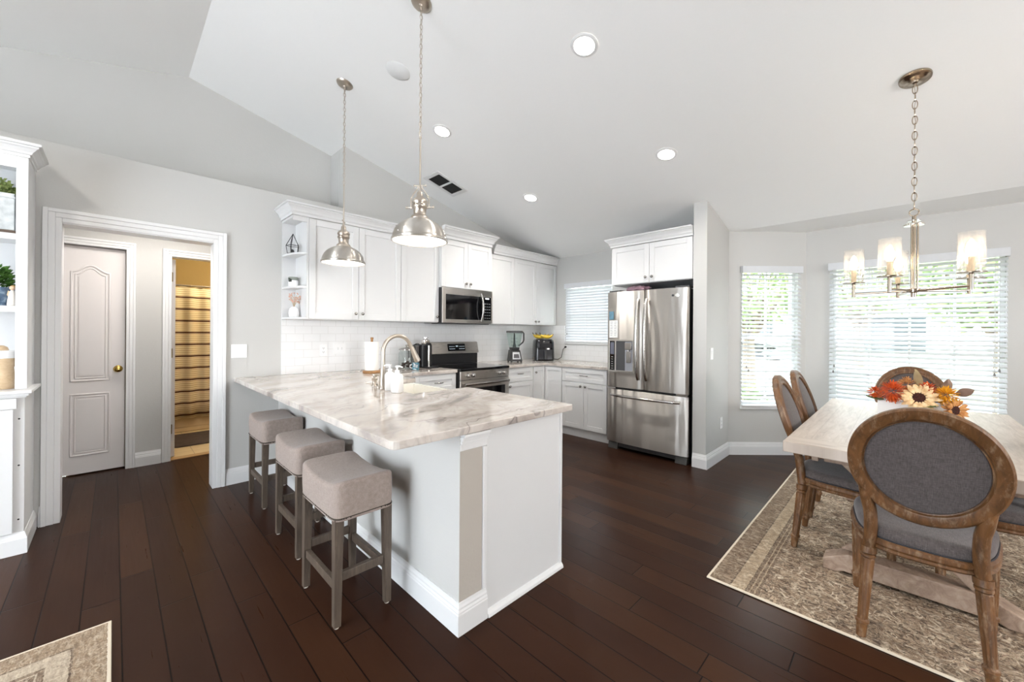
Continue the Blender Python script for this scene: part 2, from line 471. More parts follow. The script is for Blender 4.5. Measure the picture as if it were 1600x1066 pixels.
def m_rug(name, x0, y1, sgnx, dark, colors, scale=1.0, side=True):
    """distressed oriental rug; x0,y1 is the corner the picture shows; the rug runs along sgnx in x and to -y"""
    t = NT(name); p = t.pos(); x, y, z = t.sep(p)
    dx = t.math('MULTIPLY', t.math('SUBTRACT', x, x0), sgnx); dy = t.math('SUBTRACT', y1, y)
    fray = t.math('MULTIPLY', t.math('SUBTRACT', t.noise(p, 60, 2), 0.5), 0.012)
    d = t.math('ADD', t.math('MINIMUM', dx, dy), fray)
    ds = t.math('MULTIPLY', d if side else t.math('ADD', dy, fray), 2.5)
    bands = t.ramp(ds, [(0, colors[0]), (0.03, colors[1]), (0.27, colors[2]), (0.29, colors[3]), (0.45, colors[2]), (0.465, colors[4]), (0.50, colors[3]), (0.515, colors[4]), (0.55, colors[3]), (0.565, colors[4]), (0.60, colors[5]), (0.99, colors[5])], 'CONSTANT')
    streak = t.noise(t.mapping(p, (46, 13, 1)), 1.6, 5, 0.75)
    vor2 = t.voro(p, 30 * scale, 'DISTANCE_TO_EDGE')
    flo = t.noise(p, 9 * scale, 6, 0.72, 2.2)
    big = t.noise(p, 2.6, 3)
    motif = t.math('MULTIPLY_ADD', t.math('SUBTRACT', big, 0.5), 0.25, flo)
    field = t.ramp(motif, [(0.32, (66, 50, 42)), (0.43, (126, 104, 86)), (0.48, (176, 154, 130)), (0.53, (92, 72, 62)), (0.59, (200, 180, 154)), (0.67, (134, 98, 84)), (0.8, (208, 190, 164))])
    def contour(v, w_):
        q = t.n('ShaderNodeMapRange'); t.link(t.math('ABSOLUTE', t.math('SUBTRACT', v, 0.5)), q.inputs[0]); q.inputs[1].default_value = w_ * .4; q.inputs[2].default_value = w_; q.inputs[3].default_value = 1; q.inputs[4].default_value = 0
        return q.outputs[0]
    wear = t.n('ShaderNodeMapRange'); t.link(t.noise(p, 14, 4, 0.7), wear.inputs[0]); wear.inputs[1].default_value = 0.42; wear.inputs[2].default_value = 0.6
    l1 = contour(t.noise(p, 15 * scale, 2, 0.5, 1.0), 0.035); l2 = contour(t.noise(t.mapping(p, (1, 1, 1), (0, 0, 0), (7, 3, 0)), 19 * scale, 2, 0.5, 1.2), 0.04)
    field = t.mix(t.math('MULTIPLY', l2, 0.8), field, lin((52, 41, 36)))
    field = t.mix(t.math('MULTIPLY', l1, wear.outputs[0]), field, lin((224, 208, 184)))
    inb = t.math('GREATER_THAN', ds, 0.60)
    c = t.mix(inb, t.mix(0.35, bands, field), t.mix(0.10, field, lin(colors[5])))
    vm = t.n('ShaderNodeMapRange'); t.link(vor2, vm.inputs[0]); vm.inputs[1].default_value = 0.0; vm.inputs[2].default_value = 0.13; vm.inputs[3].default_value = 0.22; vm.inputs[4].default_value = 0
    c = t.mix(vm.outputs[0], c, lin(dark))
    sm = t.n('ShaderNodeMapRange'); t.link(streak, sm.inputs[0]); sm.inputs[1].default_value = 0.46; sm.inputs[2].default_value = 0.66
    c = t.mix(t.math('MULTIPLY', sm.outputs[0], 0.36), c, lin((222, 206, 184)))
    sd = t.n('ShaderNodeMapRange'); t.link(t.noise(t.mapping(p, (44, 12, 1), (0, 0, 0), (3, 5, 0)), 1.5, 5, 0.75), sd.inputs[0]); sd.inputs[1].default_value = 0.5; sd.inputs[2].default_value = 0.7
    c = t.mix(t.math('MULTIPLY', sd.outputs[0], 0.42), c, lin((60, 47, 40)))
    edge = t.math('LESS_THAN', t.math('MINIMUM', dx, dy), 0.012)
    c = t.mix(edge, c, lin((214, 202, 182)))
    t.base(c, 0.95, 0, 0.1); t.bump(streak, 0.5, 0.004); return t.m
RUG = m_rug('dining_rug_weave', 2.287, 0.762, 1, (70, 56, 46), [(206, 194, 174), (110, 92, 76), (70, 58, 48), (176, 156, 130), (92, 74, 60), (150, 128, 106)], 1.0, False)
RUG2 = m_rug('living_rug_weave', 0.0, 2.558, -1, (78, 68, 60), [(222, 212, 196), (150, 130, 108), (92, 78, 66), (196, 182, 162), (110, 94, 80), (176, 160, 140)], 1.6)

GLASS = glass_mat('window_glass', (0.97, 0.985, 0.98), 0.0, 0.03)
def m_shade():
    t = NT('seeded_shade_glass')
    tr = t.n('ShaderNodeBsdfTransparent'); tr.inputs[0].default_value = (.99, .985, .98, 1)
    tl = t.n('ShaderNodeBsdfTranslucent'); tl.inputs[0].default_value = (.96, .94, .92, 1)
    gl = t.n('ShaderNodeBsdfGlossy'); gl.inputs['Roughness'].default_value = .06
    seed = t.n('ShaderNodeMapRange'); t.link(t.noise(t.mapping(t.obj(), (1, 1, .35)), 120, 3), seed.inputs[0]); seed.inputs[1].default_value = .4; seed.inputs[2].default_value = .8; seed.inputs[3].default_value = .015; seed.inputs[4].default_value = .14
    m1 = t.n('ShaderNodeMixShader'); t.link(seed.outputs[0], m1.inputs[0]); t.link(tr.outputs[0], m1.inputs[1]); t.link(tl.outputs[0], m1.inputs[2])
    lw = t.n('ShaderNodeLayerWeight'); lw.inputs[0].default_value = .2
    m2 = t.n('ShaderNodeMixShader'); t.link(t.math('MULTIPLY_ADD', lw.outputs['Facing'], .35, .02), m2.inputs[0]); t.link(m1.outputs[0], m2.inputs[1]); t.link(gl.outputs[0], m2.inputs[2])
    t.link(m2.outputs[0], t.out.inputs[0]); return t.m
SHADEG = m_shade()
JARG = glass_mat('jar_glass', (0.90, 0.93, 0.92), 0.02, 0.06)
BLENDG = glass_mat('blender_jar_glass', (0.78, 0.86, 0.84), 0.03, 0.06)

def m_slat(name, tr):
    t = NT(name); c = t.mix(t.noise(t.obj(), 20, 2), lin((208, 210, 213)), lin((216, 218, 221)))
    t.base(c, 0.45)
    tl = t.n('ShaderNodeBsdfTranslucent'); tl.inputs[0].default_value = (0.9, 0.92, 0.95, 1)
    mx = t.n('ShaderNodeMixShader'); mx.inputs[0].default_value = tr
    t.link(t.b.outputs[0], mx.inputs[1]); t.link(tl.outputs[0], mx.inputs[2]); t.link(mx.outputs[0], t.out.inputs[0])
    return t.m
SLAT = m_slat('white_slat', .04); SLATC = m_slat('closed_white_slat', .13)
BULB = emit('bulb_glow', (255, 236, 206), 26)
CANL = emit('downlight_lens', (255, 250, 240), 9)
DIFF = emit('pendant_diffuser', (255, 250, 242), 3.2)

# ------------------------------------------------------------------ the setting
YW, XE, YH = 4.13, 4.80, 5.28
def ceil_z(x): return 3.552 - 0.25 * abs(x - 0.453)

bay = [(4.81, 1.354), (5.387, 0.778), (5.387, -0.858), (4.81, -1.434)]
poly = [(-3.7, -4.7), (4.92, -4.7), (4.92, -1.43), (5.5, -0.9), (5.5, 0.82), (4.92, 1.40), (4.92, 4.2), (2.2, 4.2), (2.2, 5.38), (-1.7, 5.38), (-1.7, 4.2), (-3.7, 4.2)]
struct('floor', MB().prism(poly, -0.12, 0.0), FLOOR)
def m_bathtile():
    t = NT('beige_floor_tile'); x, y, z = t.sep(t.pos())
    br = t.n('ShaderNodeTexBrick', offset=0.0); t.link(t.comb(x, y, 0), br.inputs['Vector']); br.inputs['Scale'].default_value = 1
    br.inputs['Brick Width'].default_value = 0.31; br.inputs['Row Height'].default_value = 0.31; br.inputs['Mortar Size'].default_value = 0.004
    br.inputs['Color1'].default_value = lin((222, 200, 160)); br.inputs['Color2'].default_value = lin((214, 192, 152)); br.inputs['Mortar'].default_value = lin((180, 160, 128))
    t.base(br.outputs[0], 0.3); return t.m
struct('floor_bath', MB().box(-0.3, 2.2, 5.381, 7.4, -0.12, 0.0), m_bathtile())

# kitchen / hall wall (plane Y = 4.13) with the cased opening and the plant ledge above
b = MB()
b.prism([(-3.7, 0), (-.27, 0), (-.27, 2.07), (.593, 2.07), (.593, 0), (4.92, 0), (4.92, 3.35), (1.67, 3.35), (1.67, 2.608), (-3.7, 2.608)], YW, YW + .14, 1)
struct('wall_left', b, WALL, .006)
struct('wall_ledge', MB().box(-3.7, 1.67, YW + .1405, 4.60, 2.501, 2.608), WALL)
b = MB(); b.box(-3.7, 1.81, 4.474, 4.60, 2.6085, 3.7); b.box(1.67, 1.81, YW + .141, 4.474, 2.6085, 3.45)
struct('wall_left_upper', b, WALL)
# hall
b = MB(); t_ = .12
b.box(-1.7, -.41, YH, YH + t_, 0, 2.5); b.box(.09, .405, YH, YH + t_, 0, 2.5); b.box(1.15, 2.2, YH, YH + t_, 0, 2.5)
b.box(-.41, .09, YH, YH + t_, 2.10, 2.5); b.box(.405, 1.15, YH, YH + t_, 2.085, 2.5)
struct('wall_hall', b, WALL)
b = MB(); b.box(-1.82, -1.7, YW + .14, YH + t_, 0, 2.5); b.box(2.2, 2.32, YW + .14, YH + t_, 0, 2.5)
struct('wall_hall_end', b, WALL)
struct('ceiling_hall', MB().box(-1.82, 2.32, YW + .14, YH + t_, 2.44, 2.5), CEIL)
b = MB(); b.box(-.3, 2.3, 7.3, 7.42, 0, 2.5); b.box(-.42, -.3, YH + t_, 7.42, 0, 2.5); b.box(2.2, 2.32, YH + t_, 7.42, 0, 2.5)
b.box(-.3, .40, YH + t_, YH + t_ + .01, 0, 2.44); b.box(1.155, 2.2, YH + t_, YH + t_ + .01, 0, 2.44)
struct('wall_bath', b, BATHW)
struct('ceiling_bath', MB().box(-.42, 2.32, YH + t_, 7.42, 2.44, 2.5), CEIL)
light('bath_ceiling_lamp', 'POINT', (1.25, 6.1, 2.25), 24, (1, .88, .62), .08)
light('hall_ceiling_lamp', 'AREA', (0.35, 4.62, 2.43), 15, (1, .95, .90), .9, .3, rot=(0, 0, 0))

# vaulted ceiling: ridge along Y at X = .453; flat over the bay
b = MB(); th = .12
b.prism([(.453, 3.552), (4.812, ceil_z(4.812)), (4.812, ceil_z(4.812) + th), (.453, 3.552 + th)], -4.7, 4.7, 1)
b.prism([(.453, 3.552), (.453, 3.552 + th), (-3.72, ceil_z(-3.72) + th), (-3.72, ceil_z(-3.72))], -4.7, 4.7, 1)
b.box(4.8125, 5.6, -1.6, 1.6, 2.462, 2.60)
struct('ceiling', b, CEIL)

# exterior wall X = 4.8 with the kitchen window
KW = (2.84, 3.62, 1.19, 2.05)
b = MB()
b.box(XE, XE + .12, 1.51, KW[0], 0, 2.6); b.box(XE, XE + .12, KW[1], YW, 0, 2.6)
b.box(XE, XE + .12, KW[0], KW[1], 0, KW[2]); b.box(XE, XE + .12, KW[0], KW[1], KW[3], 2.6)
b.box(XE, XE + .12, -4.7, -1.434, 0, 2.6)
struct('wall_right', b, WALL)
struct('wall_pier', MB().prism([(4.10, 1.382), (4.81, 1.382), (4.92, 1.40), (4.92, 1.51), (4.10, 1.51)], 0, 2.8), WALL)
# living room behind the camera, open to the day through a wide patio door
b = MB()
b.box(-3.72, -3.6, -4.7, .2, 0, 3.0); b.box(-3.72, -3.6, 2.75, 4.2, 0, 3.0); b.box(-3.72, -3.6, .2, 2.75, 2.15, 3.0)
struct('wall_patio', b, WALL)
b = MB()
b.box(-3.7, 1.0, -4.72, -4.6, 0, 3.7); b.box(2.3, 4.92, -4.72, -4.6, 0, 3.7); b.box(1.0, 2.3, -4.72, -4.6, 0, .6); b.box(1.0, 2.3, -4.72, -4.6, 2.2, 3.7)  # unseen opening added and sized to light the faces turned toward it
struct('wall_rear', b, WALL)

def frame_M(A, B):
    """local frame on a wall from A to B (plan points): x along the wall, y out of the room, z up"""
    A = Vector((A[0], A[1], 0)); B = Vector((B[0], B[1], 0)); x = (B - A).normalized(); y = Vector((-x.y, x.x, 0)); 
    if y.x < 0: y = -y
    return Matrix(((x.x, y.x, 0, A.x), (x.y, y.y, 0, A.y), (0, 0, 1, 0), (0, 0, 0, 1))), (B - A).length
M1, L1 = frame_M(bay[0], bay[1]); M2, L2 = frame_M(bay[1], bay[2]); M3, L3 = frame_M(bay[3], bay[2])
W1 = (.105, .725, .535, 2.055); W2 = (.225, 1.395, .535, 2.055)
def bay_wall(name, M, L, w, ext0=0, ext1=0):
    b = MB(M); H = 2.55
    if w:
        b.box(-ext0, w[0], 0, .11, 0, H); b.box(w[1], L + ext1, 0, .11, 0, H); b.box(w[0], w[1], 0, .11, 0, w[2]); b.box(w[0], w[1], 0, .11, w[3], H)
    else: b.box(-ext0, L + ext1, 0, .11, 0, H)
    return struct(name, b, WALL)
bay_wall('wall_bay_side', M1, L1, W1, .045, .04); bay_wall('wall_bay', M2, L2, W2, 0, 0); bay_wall('wall_bay_far_side', M3, L3, None, 0, .04)

def window(name, M, w, muntins_x, muntins_z, pane_label):
    x0, x1, z0, z1 = w; g = .002
    b = MB(M); f = .035; zm = (z0 + z1) / 2
    b.box(x0 + g, x0 + f, .045, .10, z0 + g, z1 - g); b.box(x1 - f, x1 - g, .045, .10, z0 + g, z1 - g)
    b.box(x0 + f, x1 - f, .045, .10, z0 + g, z0 + f + .01); b.box(x0 + f, x1 - f, .045, .10, z1 - f, z1 - g)
    b.box(x0 + f, x1 - f, .04, .10, zm - .022, zm + .022)
    for k in range(1, muntins_x + 1):
        x = x0 + (x1 - x0) * k / (muntins_x + 1); b.box(x - .009, x + .009, .058, .082, z0 + f, z1 - f)
    for k in muntins_z:
        z = z0 + (z1 - z0) * k; b.box(x0 + f, x1 - f, .058, .082, z - .009, z + .009)
    o = struct(name, b, WHITE, .003)
    MB(M).box(x0 + f * .6, x1 - f * .6, .068, .072, z0 + f * .6, z1 - f * .6).build('pane', GLASS, o)
    sill = MB(M); sill.box(x0 - .012, x1 + .012, -.03, .044, z0 - .03, z0 + .001)
    sill.build('sill', WHITE, o, .004)
    return o
window('window_1', M1, W1, 1, (.25, .75), '')
window('window_2', M2, W2, 3, (.25, .75), '')
MK, _ = frame_M((XE, 3.62), (XE, 2.84))
window('window_3', MK, (0, .78, KW[2], KW[3]), 1, (.75,), '')

# casings
def casing(b, x0, x1, z1, y, d, w=.082, side=-1):
    """stepped casing round an opening x0..x1 up to z1, on a wall face at y, standing d proud towards side"""
    for (o0, o1, dd) in ((0, w * .34, .55), (w * .34, w * .72, .75), (w * .72, w, 1.0)):
        ya, yb = y, y + side * d * dd
        b.box(x0 - o1, x0 - o0, ya, yb, 0, z1 + o1); b.box(x1 + o0, x1 + o1, ya, yb, 0, z1 + o1)
        b.box(x0 - o0, x1 + o0, ya, yb, z1 + o0, z1 + o1)
    return b
b = casing(MB(), -.255, .588, 2.068, YW - .0005, .024, .088)
b.box(-.2695, -.255, YW - .006, YW + .146, 0, 2.069); b.box(.588, .5925, YW - .006, YW + .146, 0, 2.069); b.box(-.255, .588, YW - .006, YW + .146, 2.06, 2.0695)
struct('trim_1', b, WHITE, .004, label='white stepped casing round the hall opening')
b = casing(MB(), -.40, .082, 2.095, YH - .0005, .02, .066); b.box(.082, .0895, YH - .003, YH + .05, 0, 2.0995); b.box(-.4095, -.40, YH - .003, YH + .05, 0, 2.0995); b.box(-.40, .082, YH - .003, YH + .05, 2.095, 2.0995)
struct('trim_2', b, WHITE, .003)
b = casing(MB(), .412, 1.143, 2.075, YH - .0005, .02, .07); b.box(.4055, .412, YH - .003, YH + .12, 0, 2.0845); b.box(1.143, 1.1495, YH - .003, YH + .12, 0, 2.0845); b.box(.412, 1.143, YH - .003, YH + .12, 2.075, 2.0845)
struct('trim_3', b, WHITE, .003)

# doors
def arch_panel(x0, x1, z0, z1, rise, n=18, ins=0):
    x0 += ins; x1 -= ins; z0 += ins; z1 -= ins
    pts = [(x0, z0), (x1, z0)]
    for i in range(n + 1):
        u = 1 - i / n
        s_ = 0.5 - 0.5 * math.cos(2 * PI * u)
        s_ = s_ ** 1.15
        pts.append((x0 + (x1 - x0) * u, z1 + rise * s_))
    return pts
d = MB(); d.box(-.397, .079, YH + .052, YH + .09, .012, 2.09)
door1 = struct('door_1', d, DOORP, .003)
pm = MB()
for (x0, x1, z0, z1, rise) in ((-.272, -.030, .86, 1.855, .062), (-.272, -.030, .18, .735, 0.0)):
    for ins, r in ((0, .0085), (.024, .006)):
        p = arch_panel(x0, x1, z0, z1, rise, 22, ins) if rise else [(x0 + ins, z0 + ins), (x1 - ins, z0 + ins), (x1 - ins, z1 - ins), (x0 + ins, z1 - ins)]
        pts = []
        for i in range(len(p)):
            a, c = Vector(p[i]), Vector(p[(i + 1) % len(p)])
            k = max(1, int((c - a).length / .03))
            pts += [a.lerp(c, j / k) for j in range(k)]
        pm.tube([(q.x, YH + .052, q.y) for q in pts], r, 8, closed=True, sy=1.0)
    p = arch_panel(x0, x1, z0, z1, rise, 22, .045) if rise else [(x0 + .045, z0 + .045), (x1 - .045, z0 + .045), (x1 - .045, z1 - .045), (x0 + .045, z1 - .045)]
    pm.prism(p, YH + .045, YH + .0525, 1)
pm.build('panel_moulding', DOORP, door1)
k = MB(); T = Matrix.Translation((.030, YH + .052, .956)) @ Matrix.Rotation(PI / 2, 4, 'X')
k.lathe([(.033, 0), (.033, .004), (.028, .008), (.012, .010), (.010, .028), (.018, .032), (.027, .042), (.029, .052), (.024, .062), (.010, .067), (.0001, .068)], n=24, M=T)
k.build('door_knob', BRASS, door1)['label'] = 'polished brass door knob'
# bath door, standing open into the bathroom
d = MB(); d.box(.418, .452, YH + .124, YH + .85, .012, 2.065)
door2 = struct('door_2', d, DOORP, .003)
for z in (1.88, 1.09, .30):
    h = MB(); h.box(.4125, .4178, YH + .045, YH + .121, z - .045, z + .045); h.cyl((.425, YH + .117, z - .048), (.425, YH + .117, z + .048), .0065, n=10)
    h.build('hinge', BRASSD, door2)['label'] = 'brass hinge leaf'

# baseboards: stepped profile swept along plan points (room side to the right of travel)
def baseboard(name, pts, h=.137, d=.017, closed=False, ret=False):
    prof = [(0, 0), (d, 0), (d, h * .66), (d * .86, h * .70), (d * .86, h * .74), (d * .62, h * .80), (d * .62, h * .86), (d * .38, h * .93), (d * .25, h), (0, h)]
    P = [Vector(p) for p in pts]; n = len(P); b = MB(); vs = []
    def nr(a, c):
        t = (c - a).normalized(); return Vector((t.y, -t.x))
    for i in range(n):
        if i == 0: m = nr(P[0], P[1])
        elif i == n - 1: m = nr(P[-2], P[-1])
        else:
            n1, n2 = nr(P[i - 1], P[i]), nr(P[i], P[i + 1]); m = (n1 + n2); m = m / max(m.dot(n1), .2)
        for (o, z) in prof: vs.append((P[i].x + m.x * (o + .0006), P[i].y + m.y * (o + .0006), z + .0005))
    k = len(prof); fs = []
    for i in range(n - 1):
        for j in range(k):
            j2 = (j + 1) % k; fs.append((i * k + j, i * k + j2, (i + 1) * k + j2, (i + 1) * k + j))
    fs.append(tuple(range(k))); fs.append(tuple((n - 1) * k + j for j in range(k)))
    b.add(vs, fs); return struct(name, b, WHITE)
baseboard('baseboard_left', [(.678, YW), (1.062, YW)])
baseboard('baseboard_left_corner', [(-.352, YW), (-.345, YW)])
baseboard('baseboard_hall', [(.150, YH), (.338, YH)])
baseboard('baseboard_hall_end', [(1.215, YH), (2.19, YH)])
baseboard('baseboard_peninsula', [(1.08, 4.11), (1.08, 1.39), (1.2345, 1.39)])
baseboard('baseboard_right', [(4.10, 1.508), (4.10, 1.382), (4.79, 1.382), (4.81, 1.354), (5.387, .778), (5.387, -.858), (4.81, -1.434), (4.80, -1.44), (4.80, -4.59)])

# peninsula knee wall and tiled splashback
struct('wall_peninsula', MB().box(1.08, 1.21, 1.392, YW - .001, 0, .883), WALL)
struct('wall_peninsula_end', MB().box(1.08, 1.21, 1.39, 1.3915, 0, .883), m_wall('taupe_end_face', (182, 175, 166)))  # thin end plate, darker and warmer than the rest of the knee wall
b = MB(); 
for (z0, z1, o) in ((.869, .883, .034), (.852, .868, .022), (.836, .851, .013), (.805, .835, .005)):
    b.box(1.0795, 1.2345, 1.39 - o, 1.3895, z0, z1)
struct('trim_4', b, WHITE, .002, label='stepped white capital under the counter end')
b = MB(); b.box(1.10, 4.7995, YW - .009, YW - .0005, .921, 1.4365)
struct('trim_5', b, TILEX, label='white subway tile splashback')
b = MB(); b.box(XE - .009, XE - .0005, 2.5, KW[0] - .02, .921, 1.4365); b.box(XE - .009, XE - .0005, KW[1] + .02, YW - .010, .921, 1.4365); b.box(XE - .009, XE - .0005, KW[0] - .02, KW[1] + .02, .921, KW[2] - .04)
struct('trim_6', b, TILEY)

# ------------------------------------------------------------------ kitchen cabinets
def face_M(kind, c):
    if kind == 'Y': return Matrix(((1, 0, 0, 0), (0, -1, 0, c), (0, 0, 1, 0), (0, 0, 0, 1)))     # (u, w, v) -> x, y = c - w, z
    return Matrix(((0, -1, 0, c), (1, 0, 0, 0), (0, 0, 1, 0), (0, 0, 0, 1)))                     # (u, w, v) -> x = c - w, y, z
ROTW = Matrix.Rotation(-PI / 2, 4, 'X')
def shaker(parent, name, M, u0, u1, v0, v1, st=.058):
    g = .0018; u0 += g; u1 -= g; v0 += g; v1 -= g; t = .019
    st = min(st, (v1 - v0) * .3)
    b = MB(M)
    b.box(u0, u0 + st, .001, t, v0, v1); b.box(u1 - st, u1, .001, t, v0, v1)
    b.box(u0 + st, u1 - st, .001, t, v0, v0 + st); b.box(u0 + st, u1 - st, .001, t, v1 - st, v1)
    b.box(u0 + st - .002, u1 - st + .002, .0015, .010, v0 + st - .002, v1 - st + .002)
    return b.build(name, CAB, parent, .0018)
def knob(parent, M, u, v, w=.019):
    b = MB(); T = M @ Matrix.Translation((u, w, v)) @ ROTW
    b.lathe([(.007, 0), (.006, .012), (.009, .014), (.0145, .018), (.0155, .023), (.0125, .028), (.0001, .030)], n=14, M=T)
    o = b.build('knob', BRONZE, parent); o['label'] = 'round steel knob'; return o
def pull(parent, M, u, v, half=.055, w=.019):
    b = MB(); 
    pts = [(u - half, w, v)] + [(u + half * c, w + .026 * (1 - abs(c) ** 3), v) for c in (-.92, -.7, -.4, 0, .4, .7, .92)] + [(u + half, w, v)]
    b.tube(pts, .0058, 8, M=M)
    o = b.build('handle', BRONZE, parent); o['label'] = 'bowed steel bar pull'; return o
def unit(name, label, M, u0, u1, v0, v1, depth, doors, group, knobs='pair', toe=False, extra=None):
    """a cabinet box with its doors; doors = list of (u0, u1, v0, v1, knob_u, knob_v)"""
    c = M @ Vector(((u0 + u1) / 2, -depth / 2, v0))
    t = thing(name, label, 'cabinet', tuple(c), group)
    b = MB(M)
    b.box(u0 + .0006, u1 - .0006, -depth + .012, 0, v0, v1)
    if toe: b.box(u0 + .0006, u1 - .0006, -depth + .012, -.022, .001, v0)
    b.build('body', CAB, t, .0012)
    for (a, c_, d, e, ku, kv) in doors:
        o = shaker(t, 'door', M, a, c_, d, e)
        if ku is not None: knob(o, M, ku, kv)
    return t
MY = face_M('Y', 3.822)            # faces of the wall cabinets on the left wall
UB, UT = 1.437, 2.352
GU = 'white wall cabinets'
unit('wall_cabinet', 'wide two-door white wall cabinet next to the open end shelf', MY, 1.232, 2.150, UB, UT, .30,
     [(1.232, 1.691, UB + .004, UT - .004, 1.691 - .034, UB + .065), (1.691, 2.150, UB + .004, UT - .004, 1.691 + .034, UB + .065)], GU)
unit('wall_cabinet', 'narrow one-door white wall cabinet left of the microwave', MY, 2.1505, 2.632, UB, UT, .30,
     [(2.1505, 2.632, UB + .004, UT - .004, 2.632 - .032, UB + .065)], GU)
unit('wall_cabinet', 'taller-set short white cabinet above the microwave', face_M('Y', 3.775), 2.6325, 3.402, 1.846, 2.412, .347,
     [(2.6325, 3.017, 1.85, 2.402, 3.017 - .034, 1.91), (3.017, 3.402, 1.85, 2.402, 3.017 + .034, 1.91)], GU)
unit('wall_cabinet', 'narrow one-door white wall cabinet right of the microwave', MY, 3.4025, 3.868, UB, UT, .30,
     [(3.4025, 3.868, UB + .004, UT - .004, None, None)], GU)
unit('wall_cabinet', 'two-door white wall cabinet in the corner by the closed window', MY, 3.8685, 4.794, UB, UT, .30,
     [(3.8685, 4.331, UB + .004, UT - .004, 4.331 - .034, UB + .05), (4.331, 4.794, UB + .004, UT - .004, 4.331 + .034, UB + .05)], GU)

# open end shelf with quarter-round shelves
t = thing('end_shelf', 'narrow open white end shelf with rounded shelves at the cabinet end', 'shelf', (1.165, 3.97, UB))
MB().box(1.10, 1.231, 4.112, 4.1285, UB, UT).build('back_panel', CAB, t)
MB().box(1.214, 1.231, 3.805, 4.1115, UB, UT).build('side_panel', CAB, t)
MB().box(1.10, 1.2135, 3.805, 4.1115, UT - .02, UT).build('top_panel', CAB, t)
MB().box(1.10, 1.2135, 3.805, 3.824, UT - .045, UT - .0205).build('apron', CAB, t)
SHZ = (UB + .018, 1.735, 2.035)
for z in SHZ:
    pl_ = [(1.2135, 4.1115), (1.102, 4.1115)] + [(1.2135 - .1115 * math.cos(a), 4.07 - .262 * math.sin(a)) for a in [PI / 2 * i / 14 for i in range(15)]]
    MB().prism(pl_, z - .018, z, 2).build('shelf_board', CAB, t, .002)

# crown mouldings (stepped, mitred); travel with the room on the right
def crown(name, label, pts, z0, z1, out):
    H = z1 - z0
    prof = [(0, 0), (.006, 0), (.006, H * .22), (out * .22, H * .26), (out * .30, H * .34), (out * .36, H * .46), (out * .52, H * .60), (out * .74, H * .72), (out * .80, H * .76), (out * .80, H * .82), (out, H * .86), (out, H), (0, H)]
    P = [Vector(p) for p in pts]; n = len(P); vs = []
    def nr(a, c):
        d = (c - a).normalized(); return Vector((d.y, -d.x))
    for i in range(n):
        if i == 0: m = nr(P[0], P[1])
        elif i == n - 1: m = nr(P[-2], P[-1])
        else:
            n1, n2 = nr(P[i - 1], P[i]), nr(P[i], P[i + 1]); m = n1 + n2; m = m / max(m.dot(n1), .2)
        for (o, z) in prof: vs.append((P[i].x + m.x * o, P[i].y + m.y * o, z0 + z))
    k = len(prof); fs = []
    for i in range(n - 1):
        for j in range(k):
            j2 = (j + 1) % k; fs.append((i * k + j, i * k + j2, (i + 1) * k + j2, (i + 1) * k + j))
    fs.append(tuple(range(k))); fs.append(tuple((n - 1) * k + j for j in range(k)))
    c = sum((Vector((p[0], p[1], 0)) for p in pts), Vector()) / n
    return tag(MB().add(vs, fs).build(name, CAB, None, at=(c.x, c.y, z0)), label, 'moulding', 'white crown mouldings on the cabinets')
crown('crown_moulding', 'white crown moulding over the end shelf and left wall cabinets', [(1.095, 4.127), (1.095, 3.80), (2.6315, 3.80)], UT + .001, 2.452, .062)
crown('crown_moulding', 'raised white crown moulding over the microwave cabinet', [(2.633, 3.755), (3.402, 3.755), (3.402, 4.127)], 2.413, 2.545, .07)
crown('crown_moulding', 'low white crown moulding over the cabinets right of the microwave', [(3.478, 3.80), (4.798, 3.80)], UT + .001, 2.47, .05)
MB()
# base cabinets, left wall
MB_Y = face_M('Y', 3.505); CT = .883
GB = 'white base cabinets'
t = unit('base_cabinet', 'white drawer cabinet between the peninsula and the range', MB_Y, 1.83, 2.655, .105, CT, .62, [], GB, toe=True)
d = shaker(t, 'drawer', MB_Y, 2.13, 2.645, .70, .872); pull(d, MB_Y, 2.42, .79)
d = shaker(t, 'door', MB_Y, 2.13, 2.645, .115, .695); knob(d, MB_Y, 2.60, .64)
t = unit('base_cabinet', 'white base cabinet with one drawer and door right of the range', MB_Y, 3.424, 3.915, .105, CT, .62, [(3.430, 3.910, .115, .700, 3.468, .655)], GB, toe=True)
d = shaker(t, 'drawer', MB_Y, 3.430, 3.910, .705, .872); pull(d, MB_Y, 3.67, .80, .05)
# corner unit: two leaves at a right angle
MBX = face_M('X', 4.17)
t = thing('corner_cabinet', 'white corner base cabinet with two narrow leaves under the air fryer', 'cabinet', (4.45, 3.8, 0), GB)
MB().prism([(3.9155, 3.505), (4.17, 3.505), (4.17, 3.196), (4.785, 3.196), (4.785, 4.118), (3.9155, 4.118)], .105, CT, 2).build('body', CAB, t)
MB().prism([(3.9155, 3.527), (4.192, 3.527), (4.192, 3.196), (4.785, 3.196), (4.785, 4.118), (3.9155, 4.118)], .001, .1045, 2).build('toe_kick', CAB, t)
d = shaker(t, 'door', MB_Y, 3.921, 4.148, .115, .872, .045); knob(d, MB_Y, 3.955, .80)
shaker(t, 'door', MBX, 3.20, 3.484, .115, .872, .045)
t = unit('base_cabinet', 'white two-door base cabinet with a drawer left of the refrigerator', MBX, 2.515, 3.195, .105, CT, .62,
     [(2.52, 2.855, .115, .700, 2.855 - .036, .655), (2.855, 3.19, .115, .700, 2.855 + .036, .655)], GB, toe=True)
d = shaker(t, 'drawer', MBX, 2.52, 3.19, .705, .872); pull(d, MBX, 2.855, .79, .06)
